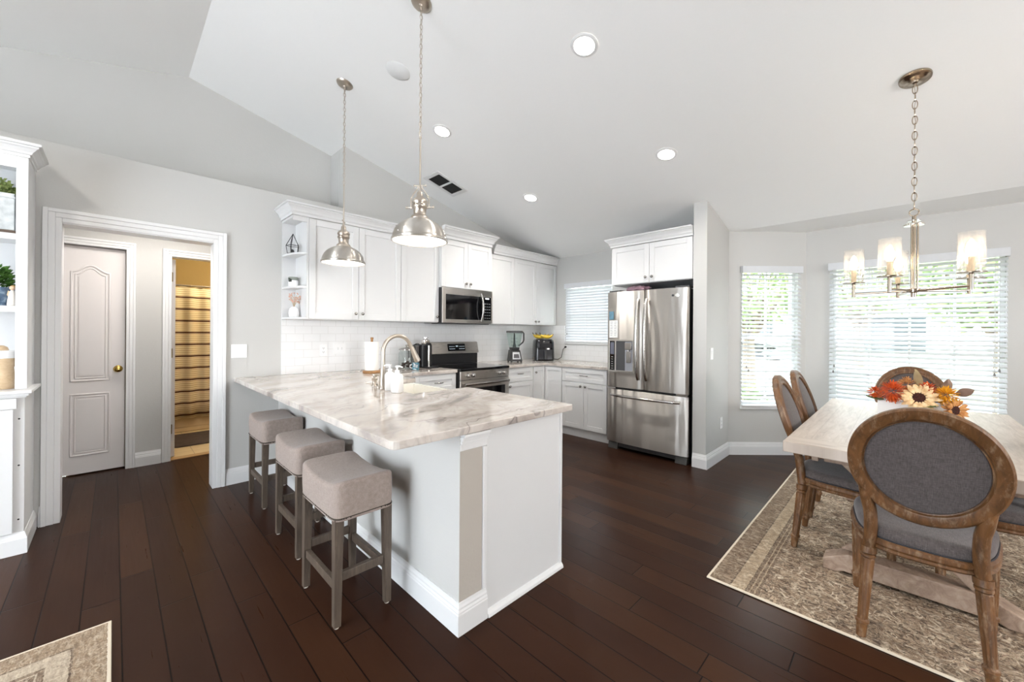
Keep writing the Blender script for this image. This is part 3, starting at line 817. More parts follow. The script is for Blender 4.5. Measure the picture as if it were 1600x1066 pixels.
# cabinet above the refrigerator
MF = face_M('X', 4.118)
unit('wall_cabinet', 'white two-door cabinet above the refrigerator', MF, 1.514, 2.440, 1.884, 2.320, .672,
     [(1.518, 1.977, 1.888, 2.316, 1.977 - .036, 1.945), (1.977, 2.436, 1.888, 2.316, 1.977 + .036, 1.945)], GU)
crown('crown_moulding', 'white crown moulding over the refrigerator cabinet', [(4.795, 2.444), (4.096, 2.444), (4.096, 1.514)], 2.321, 2.418, .058)
# peninsula cabinet with its plain white end panel
t = thing('peninsula_cabinet', 'white peninsula cabinet with a plain end panel facing the camera', 'cabinet', (1.5, 2.4, 0), GB)
MB().box(1.2105, 1.785, 1.40, 2.315, .105, CT).build('body', CAB, t)
MB().box(1.2105, 1.785, 3.055, 3.50, .105, CT).build('body', CAB, t)
MB().box(1.2105, 1.785, 2.3155, 3.0545, .105, .64).build('body', CAB, t)
MB().box(1.2105, 1.71, 1.40, 3.50, .001, .1045).build('toe_kick', CAB, t)
MB().box(1.2355, 1.786, 1.3885, 1.3995, .001, CT).build('end_panel', CAB, t)
b = MB(); b.box(1.212, 1.2345, 1.382, 1.3995, .140, .803); b.build('panel_bead', WHITE, t, .003)
b = MB(); b.box(1.7865, 1.803, 1.380, 1.3995, .001, CT); b.build('corner_stile', WHITE, t, .002)
b = MB(); b.prism([(1.388, .0015), (1.366, .0015), (1.369, .015), (1.379, .026), (1.388, .030)], 1.236, 1.803, 0); b.build('shoe_moulding', WHITE, t)
GM = [(1.803, 1.40, 2.315), (1.803, 3.055, 3.50)]
MP = Matrix(((0, 1, 0, 1.785), (1, 0, 0, 0), (0, 0, 1, 0), (0, 0, 0, 1)))
for (a, c_) in ((1.41, 1.86), (1.86, 2.31), (3.06, 3.49)):
    d = shaker(t, 'door', MP, a, c_, .115, .872); knob(d, MP, c_ - .04, .80)
for (a, c_) in ((2.32, 2.685), (2.685, 3.05)): knob(shaker(t, 'door', MP, a, c_, .115, .63), MP, 2.685 + (.04 if a > 2.5 else -.04), .58)

# worktops
r = .03
out = [(.735, YW - .001), (.735, 1.355 + r)] + [(.735 + r - r * math.cos(a), 1.355 + r - r * math.sin(a)) for a in (PI / 8, PI / 4, 3 * PI / 8)] + [(.735 + r, 1.355), (1.875 - .012, 1.355), (1.875, 1.367), (1.875, 2.318),
       (1.405, 2.318), (1.405, 3.052), (1.875, 3.052), (1.875, 3.475), (2.657, 3.475), (2.657, YW - .010), (1.0995, YW - .010), (1.0995, YW - .001)]
tag(MB().prism(out, .885, .92, 2).build('worktop', MARBLE, None, .004, at=(1.3, 2.6, .885)), 'veined stone worktop of the peninsula reaching the left wall and the range', 'worktop', 'stone worktops')
out = [(3.418, 3.475), (4.14, 3.475), (4.14, 2.50), (4.79, 2.50), (4.79, YW - .010), (3.418, YW - .010)]
tag(MB().prism(out, .885, .92, 2).build('worktop', MARBLE, None, .004, at=(4.1, 3.8, .885)), 'L-shaped stone worktop in the far corner under the blender and air fryer', 'worktop', 'stone worktops')

# farmhouse sink
b = MB()
x0, x1, y0, y1 = 1.408, 1.872, 2.322, 3.048; w = .022
b.box(x0, x1, y0, y1, .645, .67); b.box(x0, x0 + w, y0, y1, .67, .884); b.box(x1 - w - .01, x1, y0, y1, .67, .880); b.box(x0 + w, x1 - w, y0, y0 + w, .67, .884); b.box(x0 + w, x1 - w, y1 - w, y1, .67, .884)
sk = tag(b.build('sink', plain('white_fireclay', (240, 237, 229), .12, var=.01), None, .004, at=(1.64, 2.68, .645)), 'white farmhouse sink set into the peninsula worktop', 'sink')
# faucet and deck-mounted lever
t = thing('faucet', 'tall brushed nickel gooseneck kitchen faucet on the peninsula', 'faucet', (1.375, 2.68, .92))
b = MB(); c = (1.375, 2.68, .9205)
b.lathe([(.031, 0), (.031, .006), (.026, .012), (.026, .05), (.022, .10), (.0165, .15), (.0155, .18)], c, 20); b.build('body', NICKEL, t)
b = MB(); pts = [(1.375, 2.68, 1.10), (1.375, 2.68, 1.16)] + arc((1.375 + .115, 2.68, 1.185), .115, 180, 22, 18) + [(1.612, 2.68, 1.20)]
b.tube(pts, .0145, 14); b.build('spout', NICKEL, t)
b = MB(); b.cyl((1.606, 2.68, 1.215), (1.662, 2.68, 1.105), .0165, .024, 16); b.build('spray_head', NICKEL, t)
t = thing('soap_pump', 'short brushed nickel pump with a curved spout left of the faucet', 'soap dispenser', (1.395, 2.85, .92))
b = MB(); c = (1.395, 2.85, .9205)
b.lathe([(.026, 0), (.026, .005), (.017, .012), (.015, .035), (.020, .045), (.022, .055), (.014, .060), (.012, .075), (.019, .08), (.019, .088), (.0001, .089)], c, 18); b.build('pump_base', NICKEL, t)
b = MB(); b.tube([(1.395, 2.85, .995), (1.40, 2.825, 1.005), (1.405, 2.79, 1.0), (1.408, 2.77, .985)], [.008, .007, .006, .005], 10); b.build('spout', NICKEL, t)
# two white soap bottles
def soap(x, y, rot, label):
    t = thing('soap_bottle', label, 'soap bottle', (0, 0, 0), 'white soap pump bottles')
    b = MB()
    def sq(r, z, n=28, p=5):
        return [(r * math.copysign(abs(math.cos(a)) ** (2 / p), math.cos(a)), r * math.copysign(abs(math.sin(a)) ** (2 / p), math.sin(a)), z) for a in [2 * PI * i / n for i in range(n)]]
    rings = [(.030, 0), (.034, .004), (.034, .105), (.031, .116), (.022, .124), (.014, .128), (.014, .138)]
    vs = []; 
    for rr, z in rings: vs += sq(rr, z)
    n = 28; fs = [(i * n + k, i * n + (k + 1) % n, (i + 1) * n + (k + 1) % n, (i + 1) * n + k) for i in range(len(rings) - 1) for k in range(n)]
    b.add(vs, fs, 0, True); b.f.append(list(range(n))); b.mi.append(0); b.sm.append(False); b.f.append([(len(rings) - 1) * n + k for k in range(n)]); b.mi.append(0); b.sm.append(False)
    b.build('bottle', PLASTIC, t)
    b = MB(); b.lathe([(.016, .1385), (.016, .150), (.006, .152), (.006, .168), (.013, .170), (.013, .180), (.0001, .181)], n=16)
    b.tube([(0, 0, .175), (.02, 0, .177), (.042, 0, .170)], [.007, .006, .005], 8); b.build('pump', PLASTIC, t)
    t.location = (x, y, .9205); t.rotation_euler = (0, 0, rot); return t
soap(1.368, 2.565, 2.6, 'left one of two white soap pump bottles, just right of the faucet')
soap(1.352, 2.435, 5.2, 'right one of two white soap pump bottles by the sink corner')

# ------------------------------------------------------------------ range, microwave, refrigerator
t = thing('range', 'freestanding stainless electric range with a black glass top', 'range', (3.04, 3.8, 0))
x0, x1 = 2.661, 3.414; yf = 3.455
b = MB(); b.box(x0, x1, yf, 4.105, .05, .895); b.box(x0 + .03, x1 - .03, yf + .05, 4.08, .001, .05); b.build('body', BLACK, t)
b = MB(); b.box(x0 - .001, x1 + .001, yf - .025, 4.02, .8955, .923); b.build('cooktop', GLOSSBLK, t, .006)
b = MB(); b.prism([(yf - .022, .80), (yf - .0005, .80), (yf - .0005, .8945), (yf - .022, .8945)], x0 + .004, x1 - .004, 0); b.build('control_strip', STEELF, t, .003)
MR = face_M('Y', yf - .022)
for u in (2.765, 2.835, 3.245, 3.315):
    b = MB(); T = MR @ Matrix.Translation((u, 0, .848)) @ ROTW
    b.lathe([(.026, 0), (.026, .006), (.022, .010), (.021, .028), (.018, .032), (.0001, .033)], n=18, M=T)
    b.build('knob', STEELH, t)
b = MB(); b.box(x0 + .004, x1 - .004, yf - .022, yf - .0005, .24, .795); o = b.build('oven_door', STEELF, t, .003)
MB().box(x0 + .07, x1 - .07, yf - .0235, yf - .0215, .36, .70).build('oven_window', GLOSSBLK, o)
b = MB(); b.tube([(x0 + .04, yf - .062, .752), (x1 - .04, yf - .062, .752)], .0135, 12, sy=1.2)
for u in (x0 + .06, x1 - .06): b.cyl((u, yf - .0225, .752), (u, yf - .056, .752), .010, n=10)
b.build('oven_handle', STEELH, o)
b = MB(); b.box(x0 + .004, x1 - .004, yf - .022, yf - .0005, .06, .235); b.build('storage_drawer', STEELF, t, .003)
b = MB(); b.box(x0 + .004, x1 - .004, 4.035, 4.105, .9235, 1.055); b.build('backguard_base', BLACK, t)
b = MB(); b.prism([(4.012, 1.058), (4.112, 1.058), (4.112, 1.205), (4.060, 1.205), (4.045, 1.198)], x0 - .004, x1 + .004, 0); o = b.build('backguard', STEELF, t, .006)
ang = math.atan2(.033, .14)
T = Matrix.Translation((3.06, 4.026, 1.135)) @ Matrix.Rotation(-ang, 4, 'X')
b = MB(T); b.box(-.135, .135, -.0032, .006, -.045, .045); p_ = b.build('display', GLOSSBLK, o, .002)
b = MB(T)
for k in range(5): b.box(-.115 + k * .018, -.103 + k * .018, -.0042, -.0031, -.022, -.016)
for k in range(5): b.box(.035 + k * .018, .047 + k * .018, -.0042, -.0031, -.022, -.016)
for k in range(4): b.box(-.115 + k * .022, -.100 + k * .022, -.0042, -.0031, .008, .013)
for k in range(4): b.box(.040 + k * .022, .055 + k * .022, -.0042, -.0031, .008, .013)
for k in range(3): b.box(-.012 + k * .012, -.004 + k * .012, -.0042, -.0031, .006, .022)
b.build('display_marks', emit('display_marks', (190, 205, 215), .6), p_)

t = thing('microwave', 'stainless over-the-range microwave with a black window', 'microwave', (3.02, 3.9, 1.43))
mx0, mx1, my = 2.636, 3.40, 3.735
b = MB(); b.box(mx0, mx1, my + .02, 4.118, 1.432, 1.8445); b.build('body', BLACK, t, .003)
b = MB(); b.box(mx0 + .03, mx1 - .03, my + .03, 4.0, 1.424, 1.4315); b.build('vent_grille', DARKG, t)
b = MB(); zf0, zf1 = 1.436, 1.842
b.box(mx0, mx0 + .045, my, my + .0195, zf0, zf1); b.box(3.235, 3.252, my, my + .0195, zf0, zf1); b.box(mx1 - .018, mx1, my, my + .0195, zf0, zf1)
b.box(mx0 + .045, mx1 - .018, my, my + .0195, zf1 - .075, zf1); b.box(mx0 + .045, mx1 - .018, my, my + .0195, zf0, zf0 + .042)
b.build('front_frame', STEELF, t, .002)
b = MB(); b.box(mx0 + .045, 3.235, my + .004, my + .0195, zf0 + .042, zf1 - .075); b.build('window', GLOSSBLK, t)
b = MB(); b.box(3.252, mx1 - .018, my + .003, my + .0195, zf0 + .042, zf1 - .075); o = b.build('control_panel', GLOSSBLK, t)
b = MB(); b.box(3.285, 3.345, my + .0018, my + .0032, 1.742, 1.758); b.build('display', emit('clock_display', (235, 240, 245), 1.2), o)
b = MB()
for r_ in range(6):
    for c_ in range(3): b.box(3.270 + c_ * .036, 3.295 + c_ * .036, my + .0022, my + .0032, 1.50 + r_ * .036, 1.508 + r_ * .036)
b.build('keypad_marks', plain('keypad_grey', (120, 122, 126), .5), o)
b = MB(); hz = [zf0 + .03 + (zf1 - zf0 - .07) * i / 14 for i in range(15)]
b.tube([(3.208, my - .012 - .040 * math.sin(PI * i / 14), z) for i, z in enumerate(hz)], .012, 10, sy=1.0)
for z in (hz[1], hz[-2]): b.cyl((3.208, my - .001, z), (3.208, my - .02, z), .010, n=10)
b.build('handle', STEELH, t)

# refrigerator, french doors over a freezer drawer
t = thing('refrigerator', 'stainless french-door refrigerator with a bottom freezer drawer', 'refrigerator', (4.4, 1.99, 0))
y0, y1 = 1.535, 2.462; ym = 2.012; xf = 4.03
b = MB(); b.box(4.115, 4.785, y0 + .008, y1 - .008, .06, 1.79); b.build('body', DARKG, t, .004)
def skin(name, a, c, z0, z1):
    """door leaf with a slightly bowed front, rounded vertical edges"""
    prof = []; n = 12; d = .078
    for i in range(n + 1):
        u = i / n; y = a + (c - a) * u
        e = min(u, 1 - u) * (c - a)
        bow = .012 * (1 - (2 * u - 1) ** 2)
        rd = .014 * max(0, 1 - e / .02) ** 2
        prof.append((4.052 - bow + rd, y))
    prof += [(4.11, c), (4.11, a)]
    b = MB(); b.prism(prof, z0, z1, 2, smooth=False); o = b.build(name, STEEL, t, .003)
    for p in o.data.polygons: p.use_smooth = abs(p.normal.z) < .5 and p.normal.x < -.5
    return o
dl = skin('door', ym + .003, y1, .715, 1.80); dr = skin('door', y0, ym - .003, .715, 1.80); fz = skin('freezer_drawer', y0, y1, .085, .690)
b = MB(); b.box(4.075, 4.115, y0 + .01, y1 - .01, .690, .7145); b.build('door_gap_seal', BLACK, t)
b = MB()
for (a, c) in ((y0 + .002, y0 + .12), (y1 - .12, y1 - .002)): b.box(4.045, 4.16, a, c, .693, .712)
b.build('hinge_plate', STEELH, t)
b = MB(); b.box(4.09, 4.16, y0 + .02, y1 - .02, .03, .08); b.build('toe_grille', DARKG, t)
for a in (y0 + .015, y1 - .135):
    b = MB(); b.prism([(4.06, .001), (4.16, .001), (4.16, .078), (4.075, .078)], a, a + .12, 1); b.build('foot_cover', plain('fridge_foot_grey', (74, 73, 71), .4), t, .006)
for a in (y0 + .01, y1 - .15): MB().box(4.08, 4.22, a, a + .14, 1.8005, 1.822).build('hinge_cover', DARKG, t, .004)
def fridge_handle(parent, y, lean):
    b = MB(); n = 22; z0, z1 = .825, 1.70
    b.tube([(4.034 - .012 - .062 * (math.sin(PI * i / n) ** .55), y, z0 + (z1 - z0) * i / n) for i in range(n + 1)], .0175, 12, sy=1.0)
    return b.build('handle', STEELH, parent)
fridge_handle(dl, ym + .048, 0); fridge_handle(dr, ym - .048, 0)
b = MB(); n = 22
b.tube([(4.034 - .010 - .055 * (math.sin(PI * i / n) ** .5), y0 + .075 + (y1 - y0 - .15) * i / n, .628 - .008 * 0) for i in range(n + 1)], .016, 12); b.build('handle', STEELH, fz)
# ice and water dispenser in the left leaf
q0, q1, qz0, qz1 = 2.118, 2.428, .885, 1.262; xd = 4.038
b = MB(); b.box(xd - .006, xd + .02, q0, q1, qz0, qz0 + .022); b.box(xd - .006, xd + .02, q0, q1, qz1 - .022, qz1); b.box(xd - .006, xd + .02, q0, q0 + .012, qz0 + .022, qz1 - .022); b.box(xd - .006, xd + .02, q1 - .012, q1, qz0 + .022, qz1 - .022); b.box(xd - .006, xd + .02, q1 - .092, q1 - .078, qz0 + .022, qz1 - .022)
dp = b.build('dispenser', STEELF, dl, .002)
b = MB(); b.box(xd - .003, xd + .012, q1 - .078, q1 - .012, qz0 + .022, qz1 - .022); pn = b.build('control_panel', GLOSSBLK, dp)
b = MB(); b.box(xd - .0045, xd - .0028, q1 - .068, q1 - .022, 1.09, 1.225); b.build('display', plain('lcd_grey', (96, 98, 112), .2), pn)
b = MB()
for k in range(6): b.box(xd - .0045, xd - .0028, q1 - .055, q1 - .035, .925 + k * .026, .931 + k * .026)
b.build('button_marks', plain('button_grey', (170, 170, 172), .4), pn)
b = MB(); b.box(xd - .001, xd + .008, q0 + .012, q1 - .092, qz0 + .022, qz1 - .022); b.build('recess', DARKG, dp)
b = MB(); b.box(xd - .0016, xd - .001, q0 + .012, q0 + .105, qz0 + .022, qz1 - .03); b.build('recess_lining', plain('lining_silver', (176, 178, 186), .3, .6), dp)
b = MB(); b.box(xd - .022, xd - .001, q0 + .02, q0 + .10, 1.145, 1.225); b.box(xd - .016, xd - .001, q0 + .03, q0 + .085, 1.0, 1.125); b.cyl((xd - .012, q0 + .06, 1.145), (xd - .012, q0 + .06, 1.12), .012, n=12); b.build('nozzle', STEELH, dp, .003)
b = MB(); b.box(xd - .020, xd - .001, q0 + .012, q1 - .092, qz0 + .016, qz0 + .024); b.build('drip_tray', STEELF, dp, .002)
# round badge
T = Matrix.Translation((4.0425, 1.645, 1.722)) @ Matrix.Rotation(-PI / 2, 4, 'Y')
b = MB(); b.lathe([(.021, -.004), (.021, .004), (.017, .006), (.0001, .006)], n=20, M=T); b.build('badge', plain('badge_silver', (235, 235, 235), .25, .3), dr)
T = Matrix.Translation((4.0405, 1.690, 1.722)) @ Matrix.Rotation(-PI / 2, 4, 'Y')
b = MB(); b.lathe([(.012, -.004), (.012, .0035), (.0001, .0035)], n=16, M=T); b.build('badge_dot', DARKG, dr)
# things held on the left leaf
o = MB().box(4.0385, 4.0415, 2.372, 2.428, 1.484, 1.578).build('magnet', None or plain('blue_print', (96, 132, 150), .4, var=.5), None, at=(4.04, 2.40, 1.53))
tag(o, 'small blue picture magnet on the refrigerator door', 'magnet')
b = MB(); b.box(4.0388, 4.0405, 2.318, 2.424, 1.278, 1.474)
o = b.build('paper_list', plain('white_paper', (232, 232, 230), .7, var=.02), None, at=(4.04, 2.37, 1.376))
tag(o, 'white paper list stuck under the blue magnet on the refrigerator', 'paper')
b = MB()
for k in range(9):
    for (a, c) in ((2.33, 2.362), (2.378, 2.412)): b.box(4.0378, 4.0389, a + .004 * (k % 3), c, 1.455 - k * .019, 1.459 - k * .019)
b.build('printed_lines', plain('print_grey', (120, 120, 126), .7), o)
# pinkish bag and wrapped bag on top of the refrigerator
def lump(name, mat, label, c, s_, seed):
    rnd = random.Random(seed); ph = [rnd.random() * 6 for _ in range(6)]
    def fn(u, v):
        th = 2 * PI * u; f = PI * v
        k = 1 + .16 * math.sin(5 * th + ph[0]) * math.sin(f) + .12 * math.sin(9 * th + 4 * f + ph[1]) + .08 * math.sin(13 * f + ph[2])
        return (c[0] + s_[0] * k * math.sin(f) * math.cos(th), c[1] + s_[1] * k * math.sin(f) * math.sin(th), c[2] + s_[2] * max(-.98, k * math.cos(f)))
    b = MB(); b.grid(fn, 40, 22, closed_u=True)
    return tag(b.build(name, mat, None, at=(c[0], c[1], c[2] - s_[2])), label, 'bag')
lump('plastic_bag', plain('mauve_plastic', (172, 140, 152), .3, var=.25), 'crumpled mauve bag lying on top of the refrigerator', (4.22, 2.17, 1.834), (.085, .13, .036), 3)

# ------------------------------------------------------------------ things on the worktops
z0 = .9206
t = thing('paper_towel_holder', 'wooden paper towel holder with a white roll by the left splashback', 'paper towel holder', (1.80, 3.74, .92))
b = MB(); b.lathe([(.082, 0), (.085, .004), (.085, .020), (.080, .025), (.0001, .025)], (1.80, 3.74, z0), 32); b.build('base', LTWOOD, t)
b = MB(); b.lathe([(.011, .0255), (.011, .33), (.014, .335), (.014, .35), (.0001, .352)], (1.80, 3.74, z0), 14); b.build('post', LTWOOD, t)
b = MB(); b.lathe([(.02, .027), (.066, .027), (.067, .03), (.067, .303), (.066, .306), (.02, .306)], (1.80, 3.74, z0), 32, caps=False)
b.lathe([(.02, .306), (.02, .027)], (1.80, 3.74, z0), 32, caps=False); b.build('roll', plain('paper_towel', (244, 243, 240), .9, var=.02, bump=.3, bscale=120), t)

t = thing('cookie_jar', 'clear glass jar with a metal lid behind the faucet', 'jar', (2.285, 3.90, .92))
b = MB(); c = (2.285, 3.90, z0); b.lathe([(.085, 0), (.092, .01), (.092, .17), (.078, .195), (.078, .205)], c, 28, caps=False); b.lathe([(.0001, .003), (.085, .003)], c, 28, caps=False); b.build('glass_body', JARG, t)
b = MB(); b.lathe([(.080, .2055), (.090, .207), (.090, .218), (.07, .228), (.02, .234), (.012, .245), (.02, .256), (.02, .264), (.0001, .268)], c, 28); b.build('lid', STEELH, t)
b = MB()
for k in range(16):
    a = k * 2.4; r_ = .02 + .05 * ((k * 7) % 5) / 5; b.ball((2.285 + r_ * math.cos(a), 3.90 + r_ * math.sin(a), z0 + .022 + .018 * (k // 5)), .016, 8, 6, zs=.6)
b.build('contents', plain('dark_biscuit', (60, 44, 38), .8, var=.4), t)['kind'] = 'stuff'

t = thing('coffee_maker', 'black single-serve coffee maker with a chrome column left of the range', 'coffee maker', (2.50, 3.86, .92))
b = MB(); b.box(2.44, 2.575, 3.845, 4.03, z0, z0 + .265); b.build('body', BLACK, t, .012)
b = MB(); b.box(2.40, 2.4395, 3.90, 4.02, z0, z0 + .25); b.build('water_tank', plain('smoky_tank', (92, 88, 88), .12), t, .006)
b = MB(); b.cyl((2.50, 3.80, z0 + .016), (2.50, 3.80, z0 + .255), .0125, n=16); b.build('column', CHROME, t)
b = MB(); b.box(2.44, 2.60, 3.745, 3.8445, z0, z0 + .016); b.build('drip_tray', BLACK, t, .003)
b = MB(); b.lathe([(.045, .2655), (.047, .27), (.047, .315), (.035, .322), (.02, .325), (.02, .335), (.034, .338), (.034, .345), (.0001, .347)], (2.52, 3.90, z0), 20); b.build('brew_head', CHROME, t)
b = MB(); b.cyl((2.52, 3.82, z0 + .255), (2.52, 3.845, z0 + .255), .03, n=16); b.build('spout', BLACK, t)
b = MB(); b.tube([(2.4605, 3.93, z0 + .262), (2.455, 3.95, z0 + .274), (2.45, 3.99, z0 + .27), (2.42, 4.06, z0 + .235), (2.415, 4.09, z0 + .19), (2.42, 4.10, z0 + .10)], .004, 8); b.build('power_cord', BLACK, t)

# small teal cup at the jar
t = thing('cup', 'small teal and white patterned cup in front of the glass jar', 'cup', (2.28, 3.72, .92))
b = MB(); c = (2.28, 3.72, z0); b.lathe([(.030, 0), (.038, .004), (.042, .075), (.039, .075), (.035, .006), (.0001, .006)], c, 22)
def m_cup():
    q = NT('teal_pattern'); v = q.voro(q.obj(), 34); q.base(q.ramp(v, [(0, (232, 238, 238)), (.35, (88, 142, 158)), (.6, (40, 88, 108)), (1, (236, 240, 240))]), .2); return q.m
b.build('bowl', m_cup(), t)
b = MB(); b.tube([(2.28 - .041, 3.72, z0 + .06), (2.28 - .065, 3.72, z0 + .055), (2.28 - .066, 3.72, z0 + .03), (2.28 - .038, 3.72, z0 + .02)], .005, 8); b.build('handle', PLASTIC, t)

t = thing('blender', 'black countertop blender with a clear pitcher right of the range', 'blender', (3.92, 3.84, .92))
T = Matrix.Translation((3.92, 3.84, z0)) @ Matrix.Rotation(math.radians(-28), 4, 'Z')
b = MB(T)
b.hexa([(-.085, -.10, .012), (.085, -.10, .012), (.085, .09, .012), (-.085, .09, .012)], [(-.068, -.045, .165), (.068, -.045, .165), (.068, .075, .165), (-.068, .075, .165)]); bs = b.build('motor_base', BLACK, t, .01, 3)
b = MB(T)
for (x, y) in ((-.07, -.08), (.07, -.08), (.07, .07), (-.07, .07)): b.cyl((x, y, .0005), (x, y, .0125), .014, n=12)
b.build('foot', BLACK, t)
n_ = Vector((0, -.153, .055)).normalized()
b = MB(T); pa = [(-.058, -.0935, .04), (.058, -.0935, .04), (.048, -.059, .135), (-.048, -.059, .135)]
b.add([tuple(Vector(p) + n_ * .002) for p in pa] + [tuple(Vector(p) + n_ * .007) for p in pa], [(0, 1, 2, 3), (4, 5, 6, 7), (0, 1, 5, 4), (1, 2, 6, 5), (2, 3, 7, 6), (3, 0, 4, 7)]); o = b.build('control_panel', plain('panel_silver', (188, 190, 194), .3, .5), t, .002)
pb = [(-.040, -.088, .055), (.040, -.088, .055), (.034, -.069, .108), (-.034, -.069, .108)]
b = MB(T); b.add([tuple(Vector(p) + n_ * .0072) for p in pb] + [tuple(Vector(p) + n_ * .009) for p in pb], [(0, 1, 2, 3), (4, 5, 6, 7), (0, 1, 5, 4), (1, 2, 6, 5), (2, 3, 7, 6), (3, 0, 4, 7)]); b.build('buttons', DARKG, o)
def ring_sq(r, z): return [(-r, -r + .015, z), (r, -r + .015, z), (r, r + .015, z), (-r, r + .015, z)]
b = MB(T); b.hexa(ring_sq(.055, .166), ring_sq(.058, .20)); b.build('collar', BLACK, t, .004)
b = MB(T); b.add(ring_sq(.058, .2005) + ring_sq(.088, .40), [(0, 1, 5, 4), (1, 2, 6, 5), (2, 3, 7, 6), (3, 0, 4, 7)]); b.build('pitcher', BLENDG, t)
b = MB(T); b.hexa(ring_sq(.092, .4005), ring_sq(.092, .43)); b.build('lid', BLACK, t, .006)
b = MB(T); b.lathe([(.026, .2), (.014, .27), (.009, .39), (.0001, .40)], (0, .015, 0), 12)
for k in range(3):
    for s_ in (-1, 1): b.box(-.005 + s_ * .024 - .02, .005 + s_ * .024 + .02, .01, .02, .225 + k * .05, .228 + k * .05)
b.build('blade_shaft', plain('blade_grey', (60, 66, 68), .3), t)
b = MB(T); b.tube([(.09, .015, .41), (.125, .015, .41), (.138, .015, .395), (.138, .015, .30), (.125, .015, .27), (.082, .015, .235), (.06, .015, .225)], .010, 8); b.build('handle', BLACK, t)

t = thing('air_fryer', 'glossy black basket air fryer in the far worktop corner', 'air fryer', (4.47, 3.78, .92))
T = Matrix.Translation((4.47, 3.79, z0)) @ Matrix.Rotation(math.radians(-38), 4, 'Z')
b = MB(T); 
def rq(r, z, p=5, n=32, sx=1): return [(sx * r * math.copysign(abs(math.cos(a)) ** (2 / p), math.cos(a)), r * math.copysign(abs(math.sin(a)) ** (2 / p), math.sin(a)), z) for a in [2 * PI * i / n for i in range(n)]]
rg = [(.138, 0), (.15, .01), (.148, .12), (.142, .27), (.134, .298), (.118, .312)]; vs = []
for r_, z in rg: vs += rq(r_, z)
n = 32; b.add(vs, [(i * n + k, i * n + (k + 1) % n, (i + 1) * n + (k + 1) % n, (i + 1) * n + k) for i in range(len(rg) - 1) for k in range(n)], 0, True)
b.f += [list(range(n)), [(len(rg) - 1) * n + k for k in range(n)]]; b.mi += [0, 0]; b.sm += [False, False]
b.build('body', plain('gloss_black_shell', (20, 20, 22), .1, var=.1), t)
b = MB(T); b.box(-.105, .105, -.156, -.146, .02, .165); o = b.build('basket_front', plain('basket_grey', (30, 31, 36), .18), t, .004)
b = MB(T); b.box(-.018, .018, -.20, -.1565, .035, .15); b.build('handle', BLACK, o, .006)
b = MB(T); b.box(-.095, .095, -.152, -.1395, .185, .255); b.build('control_panel', plain('panel_gloss', (22, 22, 28), .05), t, .003)
b = MB(); b.tube([(4.60, 3.70, z0 + .02), (4.66, 3.66, z0 + .012), (4.70, 3.63, z0 + .04), (4.74, 3.63, z0 + .16), (4.775, 3.62, z0 + .19)], .0045, 8); b.cyl((4.768, 3.62, z0 + .19), (4.789, 3.61, z0 + .197), .014, n=12); b.build('power_cord', BLACK, t)
# bananas on the air fryer
ban = plain('banana_skin', (222, 186, 62), .5, var=.15); bt = plain('banana_tip', (92, 74, 40), .7)
def banana(x, y, rot, lift, label):
    t = thing('banana', label, 'banana', (x, y, z0 + .3135 + lift), 'bananas on the air fryer')
    M_ = Matrix.Translation((x, y, z0 + .3135 + lift)) @ Matrix.Rotation(rot, 4, 'Z')
    pts = [(.125 * math.sin(a), 0, .026 + .125 * (1 - math.cos(a))) for a in [math.radians(-46 + 92 * i / 14) for i in range(15)]]
    rad = [.007, .013, .019, .021, .0222, .0225, .0225, .0225, .0225, .0222, .021, .019, .015, .010, .007]
    b = MB(M_); b.tube(pts, rad, 8, smooth=True); o = b.build('skin', ban, t)
    b = MB(M_); e = Vector(pts[0]); b.cyl(e, e + Vector((-.014, 0, .03)), .0065, .005, 8); b.build('stem', bt, t)
    b = MB(M_); e = Vector(pts[-1]); b.ball(e + Vector((.003, 0, .005)), .006, 8, 6); b.build('tip', bt, t)
banana(4.452, 3.848, -.66, .0, 'left banana of the bunch on the air fryer')
banana(4.486, 3.736, -.90, .0, 'right banana of the bunch, nearest the front of the air fryer')
banana(4.535, 3.858, -.785, .0, 'hindmost banana of the bunch on the air fryer')

# things on the end shelf
ZA, ZB, ZC = SHZ[2] + .0006, SHZ[1] + .0006, SHZ[0] + .0006
t = thing('terrarium', 'geometric black wire terrarium on the top end shelf', 'terrarium', (1.155, 4.0, ZA))
c = Vector((1.155, 3.99, ZA)); b = MB()
base = [c + Vector((.045 * math.cos(a), .045 * math.sin(a), .004)) for a in [2 * PI * k / 5 + .3 for k in range(5)]]
mid = [c + Vector((.056 * math.cos(a), .056 * math.sin(a), .075)) for a in [2 * PI * k / 5 + .3 for k in range(5)]]
top = c + Vector((0, 0, .185))
for k in range(5):
    b.tube([base[k], base[(k + 1) % 5]], .0028, 6); b.tube([mid[k], mid[(k + 1) % 5]], .0028, 6); b.tube([base[k], mid[k]], .0028, 6); b.tube([mid[k], top], .0028, 6)
b.build('wire_frame', BLACK, t)
b = MB()
for k in range(12): b.ball(c + Vector((.024 * math.cos(k * 2.1) * (k % 3) / 2, .024 * math.sin(k * 2.1) * (k % 3) / 2, .016 + .004 * (k % 4))), .0115, 7, 5)
b.build('pebbles', plain('dark_pebble', (64, 66, 66), .8, var=.5), t)['kind'] = 'stuff'
t = thing('napkin_ring_jar', 'small white jar with a grey band on the middle end shelf', 'jar', (1.15, 3.99, ZB))
b = MB(); b.lathe([(.036, 0), (.040, .004), (.040, .052), (.036, .058), (.0001, .058)], (1.16, 3.99, ZB), 22); b.build('jar_body', PLASTIC, t)
b = MB(); b.lathe([(.041, .06), (.043, .063), (.043, .082), (.038, .088), (.0001, .089)], (1.16, 3.99, ZB), 22); b.build('lid', plain('sage_grey', (140, 146, 138), .5), t)
b = MB()
